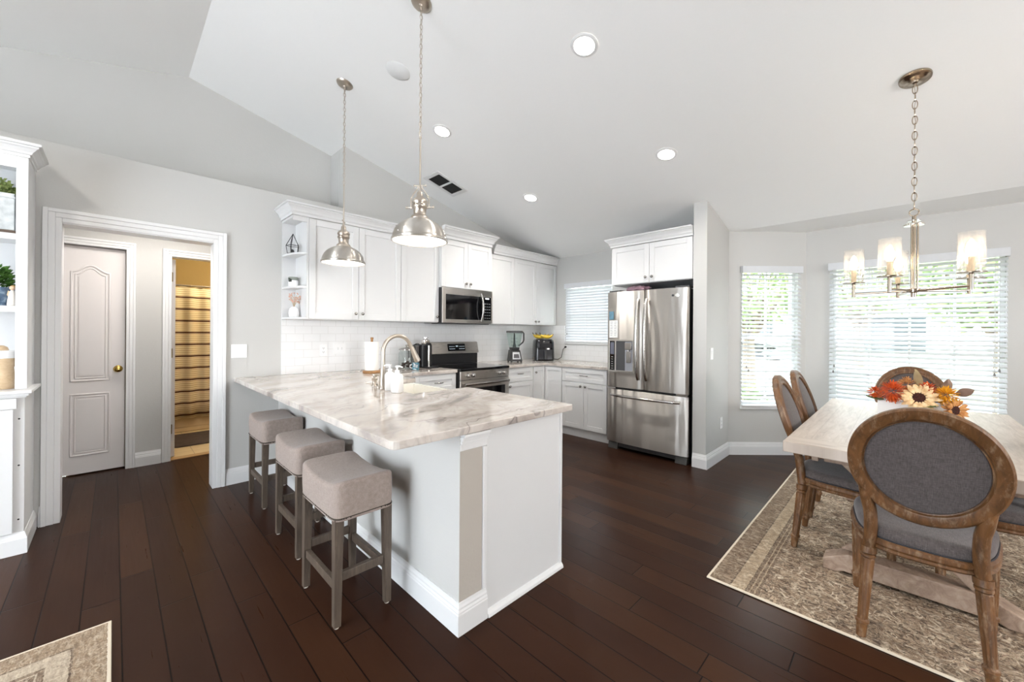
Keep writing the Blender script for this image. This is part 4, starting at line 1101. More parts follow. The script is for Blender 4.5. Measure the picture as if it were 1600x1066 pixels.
for k in range(7): b.ball((1.125 + .006 * math.cos(k), 3.96 + .008 * math.sin(k * 2), ZB + .048 + .006 * (k % 4)), .008, 7, 5)
b.build('leaf_sprig', plain('dark_sprig', (62, 66, 60), .8), t)
t = thing('flower_vase', 'small white vase of dried blush flowers on the bottom end shelf', 'vase', (1.16, 3.97, ZC))
b = MB(); c = Vector((1.16, 3.97, ZC)); b.lathe([(.030, 0), (.040, .006), (.044, .04), (.036, .075), (.022, .088), (.024, .094), (.018, .094), (.016, .085)], c, 22, caps=False); b.lathe([(.0001, .001), (.03, .0)], c, 22, caps=False); b.build('vase_body', PLASTIC, t)
rnd = random.Random(5)
b = MB(); bl = MB()
for k in range(26):
    a = rnd.random() * 2 * PI; s_ = rnd.uniform(.015, .05); h = rnd.uniform(.14, .235)
    p = [c + Vector((0, 0, .09)), c + Vector((s_ * .4 * math.cos(a), s_ * .5 * math.sin(a), .09 + (h - .09) * .6)), c + Vector((min(.046, s_) * math.cos(a), s_ * 1.5 * math.sin(a), h))]
    b.tube(p, .0009, 4)
    for j in range(3): bl.ball(p[2] + Vector((rnd.uniform(-.006, .006), rnd.uniform(-.008, .008), rnd.uniform(-.02, .004))), rnd.uniform(.003, .0065), 6, 4)
b.build('stems', plain('dry_stem', (190, 170, 140), .8), t); bl.build('blossoms', plain('blush_blossom', (220, 178, 160), .8, var=.2), t)

# ------------------------------------------------------------------ switches and outlets
def plate(name, label, cat, M, u, v, w, h, kind):
    c = M @ Vector((u, 0, v)); t = thing(name, label, cat, tuple(c))
    b = MB(M); b.box(u - w / 2, u + w / 2, .0008, .006, v - h / 2, v + h / 2); b.build('cover_plate', PLASTIC, t, .002)
    if kind == 'rocker2': us = (u - .023, u + .023)
    else: us = (u,)
    for q in us:
        b = MB(M)
        if kind.startswith('rocker'):
            b.hexa([(q - .0165, .0062, v - .033), (q + .0165, .0062, v - .033), (q + .0165, .0062, v + .033), (q - .0165, .0062, v + .033)], [(q - .0155, .0085, v - .031), (q + .0155, .0085, v - .031), (q + .0155, .0125, v + .031), (q - .0155, .0125, v + .031)]); b.build('rocker', PLASTIC, t)
        elif kind == 'outlet':
            for dv in (-.019, .019):
                b = MB(M); b.box(q - .0165, q + .0165, .0062, .0085, v + dv - .014, v + dv + .014); o = b.build('receptacle', PLASTIC, t, .002)
                s_ = MB(M)
                for du in (-.006, .006): s_.box(q + du - .0012, q + du + .0012, .0082, .0088, v + dv - .003, v + dv + .006)
                s_.box(q - .002, q + .002, .0082, .0088, v + dv - .010, v + dv - .006); s_.build('slots', BLACK, o)
        elif kind == 'horizontal':
            for du in (-.019, .019):
                b = MB(M); b.box(q + du - .014, q + du + .014, .0062, .0085, v - .0165, v + .0165); o = b.build('receptacle', PLASTIC, t, .002)
                s_ = MB(M)
                for dv in (-.006, .006): s_.box(q + du - .003, q + du + .006, .0082, .0088, v + dv - .0012, v + dv + .0012)
                s_.build('slots', BLACK, o)
    return t
MWL = face_M('Y', YW); MTL = face_M('Y', YW - .009); MPR = face_M('Y', 1.382)
plate('light_switch', 'white double rocker switch beside the hall opening', 'light switch', MWL, .772, 1.15, .118, .118, 'rocker2')
plate('wall_outlet', 'upright white outlet in the tiled splashback', 'outlet', MTL, 1.475, 1.14, .075, .118, 'outlet')
plate('wall_outlet', 'wide white outlet plate right of the upright one on the tile', 'outlet', MTL, 1.635, 1.152, .125, .112, 'horizontal')
plate('light_switch', 'white rocker switch on the wall beside the refrigerator', 'light switch', MPR, 4.245, 1.13, .075, .118, 'rocker1')
plate('wall_outlet', 'low white outlet on the wall before the bay window', 'outlet', MPR, 4.545, .385, .075, .118, 'outlet')

# ------------------------------------------------------------------ rugs
RZ = .009
o = MB().box(2.287, 5.0, -2.0, .762, .0006, RZ).build('area_rug', RUG, None, .003, at=(3.6, -.6, 0)); tag(o, 'large brown and beige patterned rug under the dining table', 'rug')
o = MB().box(-2.4, 0.0, .3, 2.558, .0006, RZ).build('area_rug', RUG2, None, .003, at=(-1.2, 1.4, 0)); tag(o, 'beige patterned rug whose corner shows at the lower left', 'rug')

# ------------------------------------------------------------------ bar stools
def make_stool():
    t = thing('bar_stool', '', 'stool', (0, 0, 0), 'saddle-seat stools at the peninsula')
    lx, ly = .117, .196
    for sx in (-1, 1):
        for sy in (-1, 1):
            b = MB(); x, y = sx * lx, sy * ly; w0, w1 = .0155, .0205
            q = lambda cx, cy, w, z: [(cx - w, cy - w, z), (cx + w, cy - w, z), (cx + w, cy + w, z), (cx - w, cy + w, z)]
            b.hexa(q(x * 1.04, y * 1.02, w0, .008), q(x, y, w1, .492))
            o = b.build('leg', STOOLW, t, .0025)
            MB().cyl((x * 1.04, y * 1.02, .0006), (x * 1.04, y * 1.02, .0078), .011, n=12).build('glide', plain('felt_glide', (206, 200, 190), .8), o)
    for sx in (-1, 1):
        b = MB(); b.box(sx * lx * 1.02 - .011, sx * lx * 1.02 + .011, -ly + .018, ly - .018, .165, .205); b.build('stretcher', STOOLW, t, .002)
    for sy in (-1, 1):
        b = MB(); b.box(-lx + .018, lx - .018, sy * ly * 1.01 - .011, sy * ly * 1.01 + .011, .205, .245); b.build('stretcher', STOOLW, t, .002)
    hx, hy = .146, .232
    def fn(u, v):
        # u round the outline, v from bottom rim over the side to the middle of the top
        a = 2 * PI * u; p = 9
        cx = math.copysign(abs(math.cos(a)) ** (2 / p), math.cos(a)); cy = math.copysign(abs(math.sin(a)) ** (2 / p), math.sin(a))
        ez = lambda yy: .628 + .036 * (min(1, abs(yy) / hy) ** 2.2)
        if v < .36:
            k = v / .36; z0_ = .484; y = cy * hy
            zt = ez(y) - .022
            bul = 1 + .012 * math.sin(PI * k)
            return (cx * hx * bul * (0.985 + .015 * k), y * (1 + .012 * math.sin(PI * k)), z0_ + (zt - z0_) * k)
        if v < .60:
            k = (v - .36) / .24 * PI / 2
            ins = .022 * (1 - math.cos(k)); rx, ry = hx - ins, hy - ins
            return (cx * rx, cy * ry, ez(cy * ry) - .022 + .022 * math.sin(k))
        k = (v - .60) / .40; rr = 1 - k
        x, y = cx * (hx - .022) * rr, cy * (hy - .022) * rr
        return (x, y, ez(y) + .010 * (1 - rr * rr))
    b = MB(); b.grid(fn, 72, 26, closed_u=True)
    b.box(-hx + .012, hx - .012, -hy + .012, hy - .012, .4845, .49)
    s_ = b.build('seat', TAUPE, t)
    nb = MB(); pr = [fn(i / 66, .03)[:2] for i in range(66)]
    for (x, y) in pr: nb.ball((x, y, .495), .0042, 6, 4)
    nb.tube([fn(i / 66, .03) for i in range(66)], .0022, 5, closed=True)
    o = nb.build('nailhead_trim', plain('antique_nail', (70, 62, 54), .3, .8), s_)
    return t
st = make_stool()
lb = ['grey-brown saddle stool nearest the camera, closest to the end of the peninsula', 'middle saddle stool of the three at the peninsula', 'saddle stool farthest from the camera, beside the hall opening']
for k, (x, y) in enumerate(((.832, 2.003), (.888, 2.705), (.921, 3.588))):
    o = st if k == 0 else copy_tree(st)
    o.location = (x, y, 0); o['label'] = lb[k]

# ------------------------------------------------------------------ dining chairs (local: facing +x, foot of the rear legs at x = -.24)
def make_chair():
    t = thing('dining_chair', '', 'chair', (0, 0, 0), 'oval-back dining chairs')
    def seat_out(u, s_=1.0, grow=0.0):
        a = 2 * PI * u; p = 3.4
        cx = math.copysign(abs(math.cos(a)) ** (2 / p), math.cos(a)); cy = math.copysign(abs(math.sin(a)) ** (2 / p), math.sin(a))
        hw = .225 + .035 * cx
        return ((.015 + cx * (.245 + grow)) , cy * (hw + grow))
    # seat rail
    prof = [(-.018, .392), (.004, .392), (.010, .400), (.004, .408), (.010, .418), (.010, .432), (.002, .440), (-.018, .440)]
    n = 56; vs = []
    for i in range(n):
        for (g, z) in prof: 
            x, y = seat_out(i / n, 1, g); vs.append((x, y, z))
    k = len(prof); fs = [(i * k + j, i * k + (j + 1) % k, ((i + 1) % n) * k + (j + 1) % k, ((i + 1) % n) * k + j) for i in range(n) for j in range(k)]
    MB().add(vs, fs, 0, False).build('seat_rail', CHAIRW, t)
    def cush(u, v):
        if v < .5:
            q = v / .5 * PI / 2; x, y = seat_out(u, 1, -.004 + .010 * math.sin(2 * q) - .03 * (1 - math.cos(q)))
            return (x, y, .4405 + .052 * math.sin(q))
        r_ = 1 - (v - .5) / .5; x, y = seat_out(u, 1, -.034)
        return (.015 + (x - .015) * r_, y * r_, .4925 + .016 * (1 - r_ * r_))
    b = MB(); b.grid(cush, 56, 20, closed_u=True); b.box(-.18, .20, -.17, .17, .4408, .445)
    cu = b.build('seat', LINEN, t)
    b = MB(); b.tube([(*seat_out(i / 56, 1, .0005), .4435) for i in range(56)], .0035, 6, closed=True); b.build('piping', plain('dark_piping', (52, 50, 54), .8), cu)
    # fluted legs
    def leg(x0_, y0_, x1_, y1_, zt):
        """turned, fluted leg from the foot x0,y0 up to x1,y1 at height zt"""
        prof = [(.013, .0006), (.017, .004), (.0185, .040), (.0205, .060), (.024, .064), (.024, .074), (.0195, .078), (.0195, .082), (.0255, zt - .055), (.021, zt - .05), (.027, zt - .044), (.027, zt - .036), (.022, zt - .032), (.029, zt - .026), (.029, zt)]
        m = 32; vs = []
        for (r_, z) in prof:
            for i in range(m):
                fl = 1.0
                if .08 < z < zt - .05: fl = 1 - .13 * (0.5 + .5 * math.cos(8 * 2 * PI * i / m))
                a = 2 * PI * i / m; f = z / zt
                vs.append((x0_ + (x1_ - x0_) * f + r_ * fl * math.cos(a), y0_ + (y1_ - y0_) * f + r_ * fl * math.sin(a), z))
        fs = [(i * m + j, i * m + (j + 1) % m, (i + 1) * m + (j + 1) % m, (i + 1) * m + j) for i in range(len(prof) - 1) for j in range(m)]
        b = MB(); b.add(vs, fs, 0, False); b.f += [list(range(m)), [(len(prof) - 1) * m + j for j in range(m)]]; b.mi += [0, 0]; b.sm += [False, False]
        return b.build('leg', CHAIRW, t)
    for s_ in (-1, 1):
        leg(.200, s_ * .226, .200, s_ * .226, .393)
        leg(-.240, s_ * .186, -.203, s_ * .163, .393)
    # back: leaning oval
    zc, A, B_ = .795, .205, .222
    def bx(z): return -.222 - .26 * (z - .56) - .10 * max(0, z - .56) ** 2
    prof = [(-.031, -.010), (-.031, -.003), (-.024, -.006), (-.020, -.017), (-.014, -.020), (.018, -.020), (.026, -.013), (.028, .010), (.022, .018), (.006, .021), (-.004, .016), (-.012, .016), (-.018, .020), (-.026, .018), (-.031, .010)]
    n = 88; vs = []
    for i in range(n):
        a = 2 * PI * i / n
        for (g, d) in prof:
            y = (A + g) * math.cos(a); z = zc + (B_ + g) * math.sin(a); vs.append((bx(z) + d, y, z))
    k = len(prof); fs = [(i * k + j, i * k + (j + 1) % k, ((i + 1) % n) * k + (j + 1) % k, ((i + 1) % n) * k + j) for i in range(n) for j in range(k)]
    MB().add(vs, fs, 0, True).build('back_frame', CHAIRW, t, sharp=32)
    for s_, nm in ((1, 'front_pad'), (-1, 'rear_pad')):
        def fn(u, v):
            a = 2 * PI * u; r_ = 1 - v
            y = (A - .028) * r_ * math.cos(a); z = zc + (B_ - .028) * r_ * math.sin(a)
            return (bx(z) + s_ * (.004 + (.022 if s_ > 0 else .010) * (1 - r_ ** 2.5)), y, z)
        b = MB(); b.grid(fn, 48, 12, closed_u=True); b.build('backrest', LINEN, t)
    for s_ in (-1, 1):
        b = MB(); pts = []; rr = []
        for i in range(17):
            z = .395 + (.715 - .395) * i / 16; f = i / 16
            y = .163 - .006 * math.sin(PI * min(1, f * 1.6)) + .028 * max(0, (f - .5) / .5) ** 1.5
            x = -.203 + (bx(.56) + .203) * min(1, f / .5) if f < .5 else bx(z)
            pts.append((x, s_ * y, z)); rr.append(.0235 if f < .7 else .0235 - .010 * (f - .7) / .3)
        b.tube(pts, rr, 14, sy=1.0)
        b.build('back_post', CHAIRW, t)
    return t
ch = make_chair()
spots = [(2.565, -.055, 0, RZ, 'oval-back dining chair nearest the camera, turned away at the table end'),
         (3.185, .245, -90, RZ, 'oval-back chair on the kitchen side of the table, nearer the camera'),
         (3.755, .245, -90, RZ, 'oval-back chair on the kitchen side of the table, farther from the camera'),
         (4.60, -.035, 180, RZ, 'oval-back chair at the far table end before the big window'),
         (3.20, -.335, 90, RZ, 'dining chair cut off by the right edge, on the far long side of the table')]
for k, (x, y, a, z, lab) in enumerate(spots):
    o = ch if k == 0 else copy_tree(ch)
    o.location = (x, y, z); o.rotation_euler = (0, 0, math.radians(a)); o['label'] = lab

# ------------------------------------------------------------------ dining table
TX0, TX1, TY0, TY1 = 2.532, 4.548, -.535, .462
t = thing('dining_table', 'long dining table with a whitewashed plank top and trestle base', 'table', (3.54, -.036, RZ))
b = MB(); b.box(TX0, TX1, TY0, TY1, .705, .762); b.build('tabletop', TABLETOP, t, .004)
b = MB()
for y in (TY0 + .10, TY1 - .13): b.box(TX0 + .18, TX1 - .18, y, y + .03, .64, .7045)
b.build('apron', TABLELEG, t, .003)
yc = -.036
for x in (2.90, 4.18):
    b = MB(); s_ = .36
    pr = [(yc - s_, RZ + .001), (yc - s_ + .06, RZ + .001), (yc - s_ + .09, RZ + .016), (yc + s_ - .09, RZ + .016), (yc + s_ - .06, RZ + .001), (yc + s_, RZ + .001), (yc + s_, RZ + .062), (yc + s_ - .11, RZ + .115), (yc - s_ + .11, RZ + .115), (yc - s_, RZ + .062)]
    b.prism([(p[0], p[1]) for p in pr], x - .055, x + .055, 0); b.build('trestle_foot', TABLELEG, t, .006)
    b = MB(); b.box(x - .05, x + .05, yc - .36, yc + .36, .61, .7045); b.build('trestle_cleat', TABLELEG, t, .005)
    for s2 in (-1, 1):
        for dx in ((0.0,) ):
            b = MB(); xa, xb = x - .032 + .0 * s2, x + .032
            if s2 > 0: xa, xb = x - .034, x - .001
            else: xa, xb = x + .001, x + .034
            b.hexa([(xa, yc - s2 * .24 - .045, RZ + .116), (xb, yc - s2 * .24 - .045, RZ + .116), (xb, yc - s2 * .24 + .045, RZ + .116), (xa, yc - s2 * .24 + .045, RZ + .116)],
                   [(xa, yc + s2 * .24 - .045, .6095), (xb, yc + s2 * .24 - .045, .6095), (xb, yc + s2 * .24 + .045, .6095), (xa, yc + s2 * .24 + .045, .6095)])
            b.build('cross_brace', TABLELEG, t, .004)
b = MB(); b.box(2.957, 4.123, yc - .035, yc + .035, .33, .41); b.build('stretcher', TABLELEG, t, .005)

# ------------------------------------------------------------------ flower box
FX, FY, FZ = 3.74, -.03, .7625
t = thing('flower_arrangement', 'autumn flower arrangement with a cream sunflower in a white box planter', 'flowers', (FX, FY, FZ))
b = MB()
b.box(FX - .085, FX + .085, FY - .17, FY + .17, FZ, FZ + .012)
b.box(FX - .075, FX + .075, FY - .16, FY + .16, FZ + .012, FZ + .02); 
for (a, c, d, e) in ((-.075, -.066, -.16, .16), (.066, .075, -.16, .16), (-.066, .066, -.16, -.151), (-.066, .066, .151, .16)): b.box(FX + a, FX + c, FY + d, FY + e, FZ + .02, FZ + .125)
b.build('planter_box', plain('white_washed_box', (236, 236, 236), .6, var=.03, bump=.2, bscale=60), t, .002)
MB().box(FX - .065, FX + .065, FY - .15, FY + .15, FZ + .0205, FZ + .10).build('floral_foam', plain('dark_green_foam', (52, 62, 40), .9, var=.3), t)
camdir = Vector((-.70, -.05, .25)).normalized()
def disc_M(c, d, roll=0):
    return Matrix.Translation(c) @ d.to_track_quat('Z', 'Y').to_matrix().to_4x4() @ Matrix.Rotation(roll, 4, 'Z')
def petals(b, M, n, r0, r1, w, lift, layers=1, seed=0, pointed=True):
    rnd = random.Random(seed)
    for L_ in range(layers):
        for k in range(n):
            a = 2 * PI * (k + .5 * L_) / n + rnd.uniform(-.08, .08); rr = r1 * (1 - .2 * L_) * rnd.uniform(.88, 1.08); lf = lift + .25 * L_ + rnd.uniform(-.12, .12)
            cs, sn = math.cos(a), math.sin(a); pts = []
            prof = ((0, .35), (.3, .85), (.6, 1), (.85, .6), (1, .08)) if pointed else ((0, .5), (.4, .9), (.75, 1), (.95, .7), (1, .3))
            for f, ww in prof:
                d = r0 + (rr - r0) * f; h = lf * (d - r0) + .012 * L_ - .5 * (rr - r0) * (f ** 2) * .35
                for q in (-1, 0, 1):
                    pts.append((d * cs - q * ww * w * sn, d * sn + q * ww * w * cs, h + (.004 if q == 0 else 0) + .003))
            b.add(pts, [(i * 3 + j, i * 3 + j + 1, i * 3 + j + 4, i * 3 + j + 3) for i in range(4) for j in range(2)], 0, True, M)
def mum(b, c, R_, n, seed, pl=.014):
    rnd = random.Random(seed)
    for k in range(n):
        f = math.acos(1 - 1.5 * (k + .5) / n); th = k * 2.39996
        d = Vector((math.sin(f) * math.cos(th), math.sin(f) * math.sin(th), math.cos(f)))
        T = disc_M(c, camdir); a = T.to_3x3() @ d
        p0 = Vector(c) + a * R_ * .35; p1 = Vector(c) + a * R_ * rnd.uniform(.85, 1.1)
        b.tube([p0, p0.lerp(p1, .6), p1 + Vector((0, 0, -.004))], [.003, pl * .38, .0022], 5, sy=.45)
def colm(name, stops, sc=8):
    q = NT(name); q.base(q.ramp(q.noise(q.obj(), sc, 2), stops), .75, 0, .2); return q.m
CREAM = colm('cream_petal', [(.3, (204, 160, 112)), (.55, (234, 204, 158)), (.75, (244, 224, 188))], 30)
AMBER = colm('amber_petal', [(.3, (160, 100, 52)), (.6, (206, 152, 96))], 30)
ORANGE = colm('orange_petal', [(.3, (168, 56, 22)), (.6, (214, 96, 42)), (.8, (232, 140, 84))], 26)
YELLOW = colm('yellow_petal', [(.3, (206, 138, 22)), (.7, (238, 178, 46))], 30)
SEED = colm('seed_head', [(.3, (34, 18, 16)), (.7, (74, 36, 28))], 120)
DRYL = colm('dry_leaf', [(.3, (150, 128, 92)), (.7, (188, 168, 128))], 14); GREENL = colm('green_leaf', [(.3, (58, 74, 38)), (.7, (98, 112, 60))], 14); MAUVL = colm('mauve_leaf', [(.3, (120, 96, 86)), (.7, (158, 136, 122))], 14)
def flower(name, mk, mat, label=None):
    o = mk.build(name, mat, t)
    if label: o['label'] = label
    return o
b = MB(); c1 = Vector((FX - .085, FY - .035, FZ + .165)); petals(b, disc_M(c1, camdir), 15, .03, .102, .0125, .30, 2, 1); f1 = flower('sunflower', b, CREAM, 'cream sunflower bloom')
b = MB(); b.lathe([(.044, 0), (.043, .009), (.034, .016), (.018, .018), (.0001, .0185)], n=24, M=disc_M(c1, camdir)); b.build('seed_head', SEED, f1)
d2 = Vector((-.62, -.62, .05)).normalized(); c2 = Vector((FX - .055, FY - .185, FZ + .105)); b = MB(); petals(b, disc_M(c2, d2), 15, .026, .085, .0105, .22, 2, 2); f2 = flower('sunflower', b, AMBER, 'amber sunflower bloom facing right')
b = MB(); b.lathe([(.036, 0), (.034, .008), (.02, .014), (.0001, .015)], n=20, M=disc_M(c2, d2)); b.build('seed_head', SEED, f2)
b = MB(); mum(b, (FX - .07, FY + .085, FZ + .195), .075, 90, 3); flower('chrysanthemum', b, ORANGE, 'burnt orange chrysanthemum')
b = MB(); mum(b, (FX - .03, FY + .175, FZ + .175), .045, 46, 4); flower('chrysanthemum', b, ORANGE, 'small orange bloom at the left')
b = MB(); mum(b, (FX - .05, FY - .075, FZ + .225), .05, 50, 5); flower('chrysanthemum', b, ORANGE, 'orange bloom behind the sunflower')
b = MB(); mum(b, (FX - .055, FY - .155, FZ + .195), .062, 90, 6, .012); flower('chrysanthemum', b, YELLOW, 'golden yellow bloom')
b = MB(); mum(b, (FX + .02, FY + .02, FZ + .235), .06, 60, 8); flower('chrysanthemum', b, AMBER, 'tan bloom at the back')
def leaf(c, d, L_, w_, mat, label, roll=0):
    M_ = disc_M(Vector(c), Vector(d).normalized(), roll); b = MB(); pts = []
    for i in range(9):
        f = i / 8; ww = w_ * math.sin(PI * min(1, f * .94 + .06)) ** .8
        for q in (-1, 0, 1): pts.append((q * ww, .010 * (1 - abs(q)) + .02 * f * f, L_ * f))
    b.add(pts, [(i * 3 + j, i * 3 + j + 1, i * 3 + j + 4, i * 3 + j + 3) for i in range(8) for j in range(2)], 0, True, M_)
    o = b.build('leaf', mat, t); o['label'] = label
    return o
leaf((FX + .02, FY - .035, FZ + .22), (-.05, -.05, 1), .125, .045, DRYL, 'pale dry leaf standing up', 1.3)
leaf((FX + .02, FY - .16, FZ + .21), (.0, -.15, 1), .085, .022, MAUVL, 'narrow mauve leaf', 1.4)
leaf((FX - .02, FY - .20, FZ + .20), (-.1, -.9, .45), .085, .026, MAUVL, 'mauve leaf pointing right', 1.5)
leaf((FX - .04, FY + .13, FZ + .13), (-.2, .8, -.05), .09, .03, GREENL, 'green leaf at the left')
leaf((FX - .09, FY - .08, FZ + .12), (-.5, -.2, -.1), .07, .03, GREENL, 'green leaf under the sunflower')

# ------------------------------------------------------------------ chandelier
CX, CY = 3.30, -.035
cz = ceil_z(CX); tilt = math.atan(.25)
t = thing('chandelier', 'five-light brushed nickel chandelier with glass cylinder shades over the dining table', 'chandelier', (CX, CY, cz))
TC = Matrix.Translation((CX, CY, cz)) @ Matrix.Rotation(tilt, 4, 'Y')
b = MB(); b.lathe([(.0001, -.034), (.012, -.034), (.016, -.026), (.05, -.022), (.058, -.012), (.070, -.010), (.072, -.001), (.072, -.0006)], n=36, M=TC); b.build('canopy', CHNICK, t)
def chain(parent, x, y, ztop, zbot, pitch=.034, r=.0023, w=.0085, mat=None):
    n = max(1, int(round((ztop - zbot) / pitch))); pitch = (ztop - zbot) / n; b = MB()
    for k in range(n):
        zc_ = ztop - pitch * (k + .5); h = pitch * .5 + r * 1.2; pts = []
        for i in range(14):
            a = 2 * PI * i / 14; u = w * math.cos(a); v = (h - .0) * math.sin(a)
            pts.append((x + u, y, zc_ + v) if k % 2 else (x, y + u, zc_ + v))
        b.tube(pts, r, 6, closed=True)
    b.tube([(x + .003 * math.sin(j * 1.3), y + .003 * math.cos(j * 1.3), ztop + (zbot - ztop) * j / 24) for j in range(25)], .0016, 5)
    return b.build('chain', mat or NICKEL, parent)
chain(t, CX, CY, cz - .045, 2.075, .044, .0026, .011, CHNICK)
b = MB(); b.tube(arc((CX, CY, 2.052), .020, 0, 345, 20, 'yz'), .0032, 8, closed=True); b.cyl((CX, CY, cz - .05), (CX, CY, cz - .03), .006, n=10); b.build('loop', CHNICK, t)
b = MB(); b.cyl((CX, CY, 1.565), (CX, CY, 2.03), .0095, n=16)
for k in range(3):
    a = 2 * PI * k / 3 + .4; b.cyl((CX + .016 * math.cos(a), CY + .016 * math.sin(a), 1.60), (CX + .016 * math.cos(a), CY + .016 * math.sin(a), 1.985), .0045, n=10)
b.lathe([(.0001, 1.555), (.012, 1.556), (.013, 1.58), (.03, 1.585), (.03, 1.602), (.02, 1.606), (.0001, 1.606)], (CX, CY, 0), 24); b.build('stem', CHNICK, t)
b = MB()
b.lathe([(.0001, 1.975), (.044, 1.975), (.046, 1.979), (.044, 1.984), (.0001, 1.984)], (CX, CY, 0), 28); b.lathe([(.0001, 2.0), (.028, 2.0), (.029, 2.004), (.0001, 2.008)], (CX, CY, 0), 24); b.build('top_disc', CHROME, t)
base_ang = math.degrees(math.atan2(_f.y, _f.x))
for k in range(5):
    th = math.radians(276 + 72 * k)                           # measured in the frame (right, away) of the camera
    d = (_r * math.cos(th) + _f * math.sin(th)); R_ = .268
    e = Vector((CX, CY, 0)) + d * R_
    b = MB(); b.tube([Vector((CX, CY, 1.592)) + d * .02, Vector((CX, CY, 1.592)) + d * (R_ + .002)], .0062, 10)
    b.cyl((e.x, e.y, 1.572), (e.x, e.y, 1.655), .0095, n=14); arm = b.build('arm', CHNICK, t)
    b = MB(); b.lathe([(.0001, 1.652), (.020, 1.652), (.054, 1.657), (.055, 1.662), (.0001, 1.6635)], (e.x, e.y, 0), 28); b.build('drip_plate', CHNICK, arm)
    b = MB(); b.cyl((e.x, e.y, 1.664), (e.x, e.y, 1.745), .0125, n=16); b.build('candle_sleeve', plain('ivory_sleeve', (222, 196, 160), .45), arm)
    b = MB(); b.lathe([(.0105, 1.7455), (.0115, 1.752), (.019, 1.772), (.0205, 1.785), (.016, 1.808), (.007, 1.828), (.0001, 1.836)], (e.x, e.y, 0), 18); b.build('bulb', BULB, arm)
    b = MB(); b.lathe([(.050, 1.665), (.050, 1.868)], (e.x, e.y, 0), 40, caps=False); b.lathe([(.0475, 1.868), (.0475, 1.665)], (e.x, e.y, 0), 40, caps=False)
    b.lathe([(.0475, 1.868), (.0488, 1.8695), (.050, 1.868)], (e.x, e.y, 0), 40, caps=False); b.build('glass_shade', SHADEG, arm)
    light('chandelier_bulb_light', 'POINT', (e.x, e.y, 1.79), 9.0, (1, .86, .68), .02)

# ------------------------------------------------------------------ pendants
def pendant(y, label, k):
    x = 1.31; zc_ = ceil_z(x); sp = math.radians((-35, 40)[k])
    t = thing('pendant_lamp', label, 'pendant lamp', (x, y, zc_), 'dome pendants over the peninsula')
    T = Matrix.Translation((x, y, zc_)) @ Matrix.Rotation(tilt, 4, 'Y')
    b = MB(); b.lathe([(.0001, -.030), (.010, -.030), (.014, -.022), (.045, -.018), (.060, -.008), (.064, -.0006)], n=32, M=T); b.cyl((x, y, zc_ - .05), (x, y, zc_ - .02), .006, n=10); b.build('canopy', NICKEL, t)
    chain(t, x, y, zc_ - .045, 2.522, .030, .0022, .0085)
    b = MB(); b.cyl((x, y, 2.167), (x, y, 2.512), .0055, n=12); b.ball((x, y, 2.515), .009, 10, 8); b.build('rod', NICKEL, t)
    T = Matrix.Translation((x, y, -.013)) @ Matrix.Rotation(sp, 4, 'Z')
    b = MB(T)
    b.lathe([(.012, 2.20), (.018, 2.19), (.020, 2.165), (.040, 2.150), (.047, 2.138), (.047, 2.128), (.042, 2.122), (.042, 2.116), (.046, 2.112), (.046, 2.100), (.039, 2.094), (.037, 2.060), (.040, 2.052), (.050, 2.046), (.055, 2.036), (.055, 2.026)], n=32)
    b.build('socket_cap', NICKEL, t)
    b = MB(T)
    for s_ in (-1, 1):
        b.tube([(0, s_ * .010, 2.235), (0, s_ * .016, 2.215), (0, s_ * .040, 2.185), (0, s_ * .056, 2.155), (0, s_ * .056, 2.10), (0, s_ * .048, 2.095)], .004, 8, sy=1.0)
        b.cyl((0, s_ * .044, 2.103), (0, s_ * .080, 2.103), .0045, n=10); b.ball((0, s_ * .082, 2.103), .008, 10, 8)
        b.cyl((0, s_ * .004, 2.235), (0, s_ * .032, 2.235), .0042, n=10); b.ball((0, s_ * .034, 2.235), .007, 10, 8)
    b.build('yoke', NICKEL, t)
    R_ = .163; dome = []
    for i in range(15):
        a = math.radians(18 + 66 * i / 14)
        dome.append((R_ * math.sin(a) ** 1.0 * 1.0, 1.925 + .125 * math.cos(a) / math.cos(math.radians(18))))
    b = MB(); outer = [(.050, 2.050)] + dome + [(.164, 1.930), (.169, 1.927), (.169, 1.915), (.164, 1.912), (.160, 1.914), (.160, 1.925)] + [(r_ - .004, z - .004) for r_, z in dome[::-1]]
    b.lathe(outer, (x, y, -.033), 56, caps=False); sh = b.build('shade', m_steel('brushed_dome', (206, 200, 192), .30, .0), t)
    b = MB(); b.lathe([(.0001, 1.915), (.08, 1.9155), (.158, 1.9185), (.159, 1.922)], (x, y, -.033), 48, caps=False); b.build('diffuser', DIFF, t)
    b = MB()
    for j in range(3):
        a = sp + 2 * PI * j / 3 + .5; b.ball((x + .156 * math.cos(a), y + .156 * math.sin(a), 1.919), .007, 10, 8)
    b.build('screw', CHROME, sh)
    light('pendant_light', 'AREA', (x, y, 1.872), 0.5, (1, .95, .87), .28, .28, rot=(0, 0, 0))
pendant(3.235, 'brushed nickel dome pendant hanging over the left end of the peninsula', 0)
pendant(2.10, 'brushed nickel dome pendant nearer the camera, over the peninsula middle', 1)

